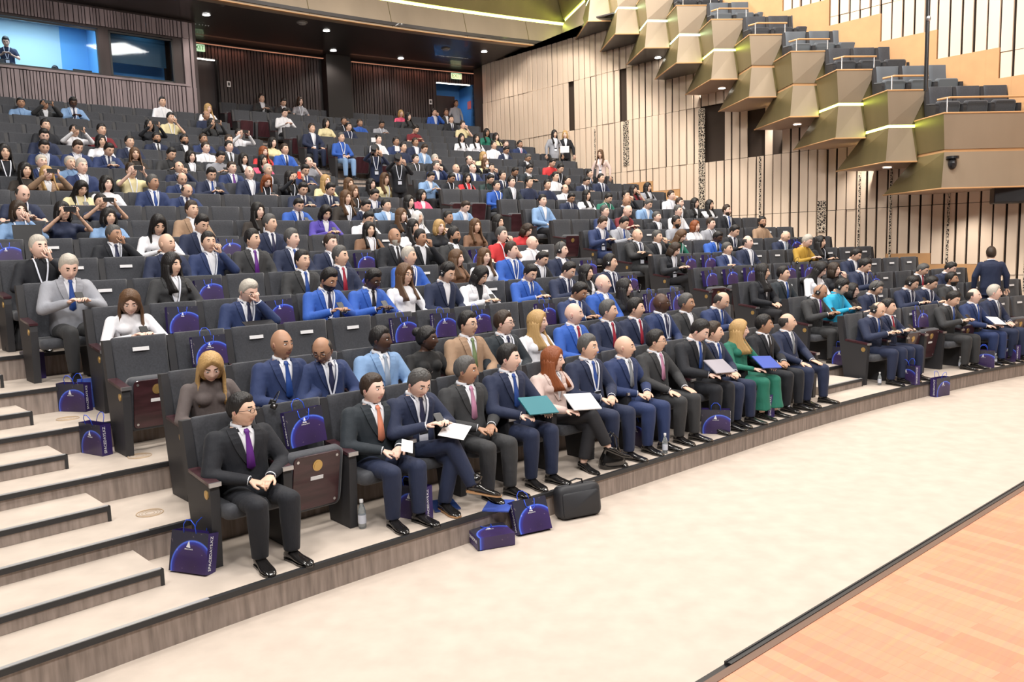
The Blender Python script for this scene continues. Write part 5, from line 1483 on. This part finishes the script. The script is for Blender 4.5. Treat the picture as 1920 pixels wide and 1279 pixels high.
for z_, w_, d_ in ((0, .13, .07), (.02, .145, .08), (.10, .13, .065), (.19, .09, .03), (.20, .085, .02)): 
    t = np.linspace(0, 2*math.pi, 16, endpoint=False); R.append(np.stack([w_*np.sign(np.cos(t))*abs(np.cos(t))**.6, d_*np.sign(np.sin(t))*abs(np.sin(t))**.6, np.full(16, z_)], 1))
mb.add(rings(R), 0, True); obj('bag_body', mb, M_SHOE, e)
for y_ in (-.03, .03):
    mb = MB(); mb.add(tube([(-.06, y_, .17), (-.05, y_, .30), (0, y_, .36), (.05, y_, .30), (.06, y_, .17)], .007, 8), 0, True); obj('handle', mb, M_SHOE, e)
# papers on the floor near the crossed shoe, blue booklet, folder on the left stair
def flat(nm, me, m, px, py, z, r, lb, cat):
    o = bpy.data.objects.new(nm, me); COL.objects.link(o); M = floor_M(px, py, z+.008, r); o.matrix_world = M @ Matrix.Rotation(math.pi/2, 4, 'X')
    if not me.materials: me.materials.append(None)
    o.material_slots[0].link = 'OBJECT'; o.material_slots[0].material = m; tag(o, lb, cat)
flat('booklet', FOLM, M_BLUEF, 935, 948, zrow(1), -.9, 'blue and white booklet lying on the platform beside a polished shoe', 'booklet')
flat('plastic_sleeve', FOLM, mat('blue_film', (.03, .06, .20), .08), 832, 947, zrow(1), -.4, 'shiny blue wrapped packet on the platform behind the feet', 'packet')
e = floor_M(170, 768, zrow(4), -.2); o = held('folder', FOLM, M_BLUEF, e @ Matrix.Translation((.02, .06, .165)) @ Matrix.Rotation(-.12, 4, 'X'), 'bright blue folder standing behind a gift bag on the left stair', 'folder')
# floor air outlets
M_VENT = mat('vent_ring', lin((190, 165, 135)), .5)
for n, (x, y, k) in enumerate([(281, 962, 2), (262, 855, 3), (127, 785, 4), (1745, 712, 1)]):
    X, Y = onplane(x, y, zrow(k)); e = empty('floor_vent', Matrix.Translation((X, Y, zrow(k)))); tag(e, 'round floor air outlet set in the %s' % ['second row platform beside the left stair', 'third row platform before the empty seat', 'fourth row platform behind a bag', 'right front platform near a folded seat'][n], 'vent')
    mb = MB(); t = np.linspace(0, 2*math.pi, 25); mb.add(tube([(.10*math.cos(q), .10*math.sin(q), .001) for q in t], .004, 5)); obj('rim', mb, M_VENT, e)
    mb = MB(); [mb.add(tube([(r*math.cos(q), r*math.sin(q), .001) for q in t], .0015, 4)) for r in (.035, .06, .08)]; obj('grille', mb, M_VENT, e)
# black backpack hanging at the fifth/sixth row panel on the left stair
e = empty('backpack', floor_M(45, 655, zrow(6), .2)); tag(e, 'black backpack slumped against a seat panel on the left stair', 'bag')
mb = MB(); R = []
for z_, w_, d_, ox in ((0, .17, .12, -.02), (.03, .19, .14, -.02), (.15, .17, .12, 0), (.35, .12, .09, .03), (.48, .05, .05, .06), (.5, .02, .02, .06)):
    t = np.linspace(0, 2*math.pi, 16, endpoint=False); R.append(np.stack([ox+w_*np.cos(t), d_*np.sin(t), np.full(16, z_)], 1))
mb.add(rings(R), 0, True); obj('bag_body', mb, MATS['black_nylon'], e)
mb = MB(); mb.add(tube([(-.12, -.08, .05), (-.16, -.12, .18), (-.1, -.1, .3), (.03, -.05, .45)], .012, 6), 0, True); obj('shoulder_strap', mb, M_BLACK, e)
# laptops / tablets on laps
lp = MB(); lp.add(box(-.16, .16, -.004, .004, -.11, .11)); LAPM = lp.mesh('laptop')
for (px, lb) in ((457, 'black tablet computer on the lap of the person in indigo suit holding their head'), (32, 'open black laptop lid before the leftmost person in pale blue')):
    p = next(p for p in persons if p['x'] == px)
    if p['q']: held('laptop', LAPM, M_BLACK, p['M'] @ Matrix.Translation((0, -.24, .78 if px == 457 else .86)) @ Matrix.Rotation(-1.2 if px == 457 else -.15, 4, 'X'), lb, 'laptop')
# ------------------------------------------------------------------ standing people, camera crew, booth crew
def stander(px, py, z, yawbody, args, lb, hz=1.165, off=None, legs='n', yaw=0, down=False, fl=''):
    X, Y = onplane(px, py, z+hz+.468) if abs(z+hz+.468-CAM_H) > .3 else off
    if off: X, Y = off
    M = Matrix.Translation((X, Y, z+.468)) @ Matrix.Rotation(yawbody, 4, 'Z') @ Matrix.Translation((0, -.18, 0))
    sex, hair, skin, top, pose = args
    p = make_person(M, sex, hair, skin, top, pose, yaw, down, 0 if Y < 18 else 1, fl, legs); tag(p, lb, 'person'); return p, M
def onray(px, Y):
    d = FW+RT*(px-960)/F_PX; return d[0]/d[1]*Y, Y
stander(1848, 471, .42, 2.75, ('M', 'b', '2', 'sN', 'S'), 'person in navy suit walking away along the right wall, seen from behind', off=onray(1852, 15.9), legs='w')
X, Y = pt(10.42, 21.1); stander(852, 181, zrow(21), .6, ('M', 'k', '3', 'tA', 'S'), 'person in pale polo shirt standing in the lit rear doorway', off=(X, Y))
def stair(s, k): X, Y = pt(s, (k-1)*D+.5); return (X, Y)
def find_stand(px, py, s_lo=9.5, s_hi=13, smin=.2):
    best = None
    for k in range(6, 20):
        for s in np.arange(s_lo, s_hi, .1):
            X, Y = pt(s, (k-1)*D+.4)
            if wall_dist(X, Y) < smin: continue
            x, y = project((X, Y, zrow(k)+1.165+.468)); c = abs(x-px)+abs(y-py)
            if best is None or c < best[0]: best = (c, s, k, X, Y)
    print('stand', px, py, best); return best
for (px, py, args, yb, lb, fl, yw) in ((1036, 254, ('F', 'lk', '2', 'jA', 'S'), .3, 'person in light grey jacket standing on the side stair by the panelled wall', 'l', 20), (1067, 242, ('F', 'by', '1', 'sK', 'S'), .1, 'person in black trouser suit standing on the side stair with white papers', '', -10), (1126, 285, ('F', 'lb', '2', 'tJ', 'S'), -.3, 'person in pale pink sleeveless top coming down the side stair', 'l', -10)):
    b_ = find_stand(px, py); stander(px, py, zrow(b_[2]), yb, args, lb, off=(b_[3], b_[4]), yaw=yw, fl=fl)
    if px == 1067: held('paper', PAPM, M_WHITE, Matrix.Translation((b_[3]-.05, b_[4]-.35, zrow(b_[2])+1.12)) @ Matrix.Rotation(math.pi/2, 4, 'Y'), 'white papers held before the person in black trouser suit', 'paper')
M_TRI = mat('tripod_black', (.015, .015, .016), .4)
def video_camera(M, lb):
    e = empty('video_camera', M); tag(e, lb, 'camera')
    mb = MB(); mb.add(rbox(-.06, .06, -.16, .16, -.07, .07, .02)); obj('camera_body', mb, M_BLACK, e)
    mb = MB(); mb.add(tube([(0, -.16, 0), (0, -.30, 0)], .045, 16)); mb.add(tube([(0, -.30, 0), (0, -.36, 0)], (.05, .062), 16)); obj('lens', mb, M_BLACK, e)
    mb = MB(); mb.add(tube([(0, .10, .07), (0, .08, .12), (0, -.10, .12), (0, -.12, .07)], .012, 8)); obj('top_handle', mb, M_BLACK, e)
    mb = MB(); mb.add(box(-.05, .05, -.22, -.20, .13, .23)); obj('light_panel', mb, M_WHITE, e)
    return e
for (px, py, args, lb, cl) in ((745, 296, ('M', 'k', '2', 'tK', 'C'), 'person in black shirt and white badge filming with a raised video camera in the aisle', 'black video camera held up by the standing person in black shirt'), (697, 283, ('F', 'lk', '2', 'tN', 'C'), 'person in navy top behind a video camera beside a jeans wearer', 'black video camera in front of the person in navy top')):
    b_ = find_stand(px, py, 5.0, 6.9, -50); p_, M_ = stander(px, py, zrow(b_[2]), .2, args, lb, off=(b_[3], b_[4]), fl='l')
    video_camera(M_ @ Matrix.Translation((-.06, -.24, 1.16)), cl)
def tripod(X, Y, z, h, lb):
    e = empty('tripod', Matrix.Translation((X, Y, z))); tag(e, lb, 'tripod')
    for a in (0, 2.1, 4.2):
        mb = MB(); mb.add(tube([(0, 0, h-.3), (.32*math.cos(a), .32*math.sin(a), 0)], (.016, .011), 8)); obj('leg', mb, M_TRI, e)
    mb = MB(); mb.add(tube([(0, 0, h-.35), (0, 0, h)], .018, 8)); obj('column', mb, M_TRI, e)
X, Y = pt(7.3, 11*D+.25); tripod(X, Y, zrow(12), 1.15, 'black camera tripod between seats in the twelfth row')
video_camera(Matrix.Translation((X, Y, zrow(12)+1.24)) @ Matrix.Rotation(.4, 4, 'Z') @ Matrix.Diagonal((.7, .7, .7, 1)), 'small black video camera on the tripod in the twelfth row')
X, Y = pt(-.35, 20.2); stander(47, 92, 6.6, .5, ('M', 'k', '2', 'tN', 'p'), 'person in dark blue standing in the lit booth, looking at a phone', off=(X, Y), down=True)
X, Y = pt(.75, 20.15); M = Matrix.Translation((X, Y, 6.47)) @ Matrix.Rotation(TH-.3, 4, 'Z')
p = make_person(M, 'F', 'bk', '2', 'tW', 'c', 0, True, 1); tag(p, 'person in white top sitting at the booth window desk', 'person')
mb = MB(); cbox(mb, -2, 1.7, OF+.22, OF+.62, 7.36, 7.40, 0, 6); tag(obj('control_desk', mb, M_PANEL), 'long dark desk under the booth window', 'desk')
mb = MB(); cbox(mb, -.35, .35, OF+.25, OF+.6, 7.40, 7.50, 0, 2); tag(obj('mixing_console', mb, mat('console_grey', (.35, .4, .5), .4)), 'pale mixing console on the booth desk', 'console')
for (s_, w_, h_, lb) in ((1.35, .24, .2, 'dark monitor at the right end of the booth desk'), (-.75, .25, .26, 'dark monitor at the left end of the booth desk')):
    e = empty('monitor', frame(s_, OF+.4, 7.40)); tag(e, lb, 'monitor'); mb = MB(); mb.add(rbox(-w_, w_, -.015, .015, .05, .05+h_, .01)); obj('screen', mb, M_BLACK, e)
    mb = MB(); mb.add(box(-.03, .03, -.01, .03, 0, .08)); mb.add(box(-.1, .1, -.06, .08, 0, .012)); obj('stand', mb, M_BLACK, e)
for o in [o for o in bpy.data.objects if o.type == 'MESH' and o.name.startswith('wall_booth')]: pass
print('objects', len(bpy.data.objects))
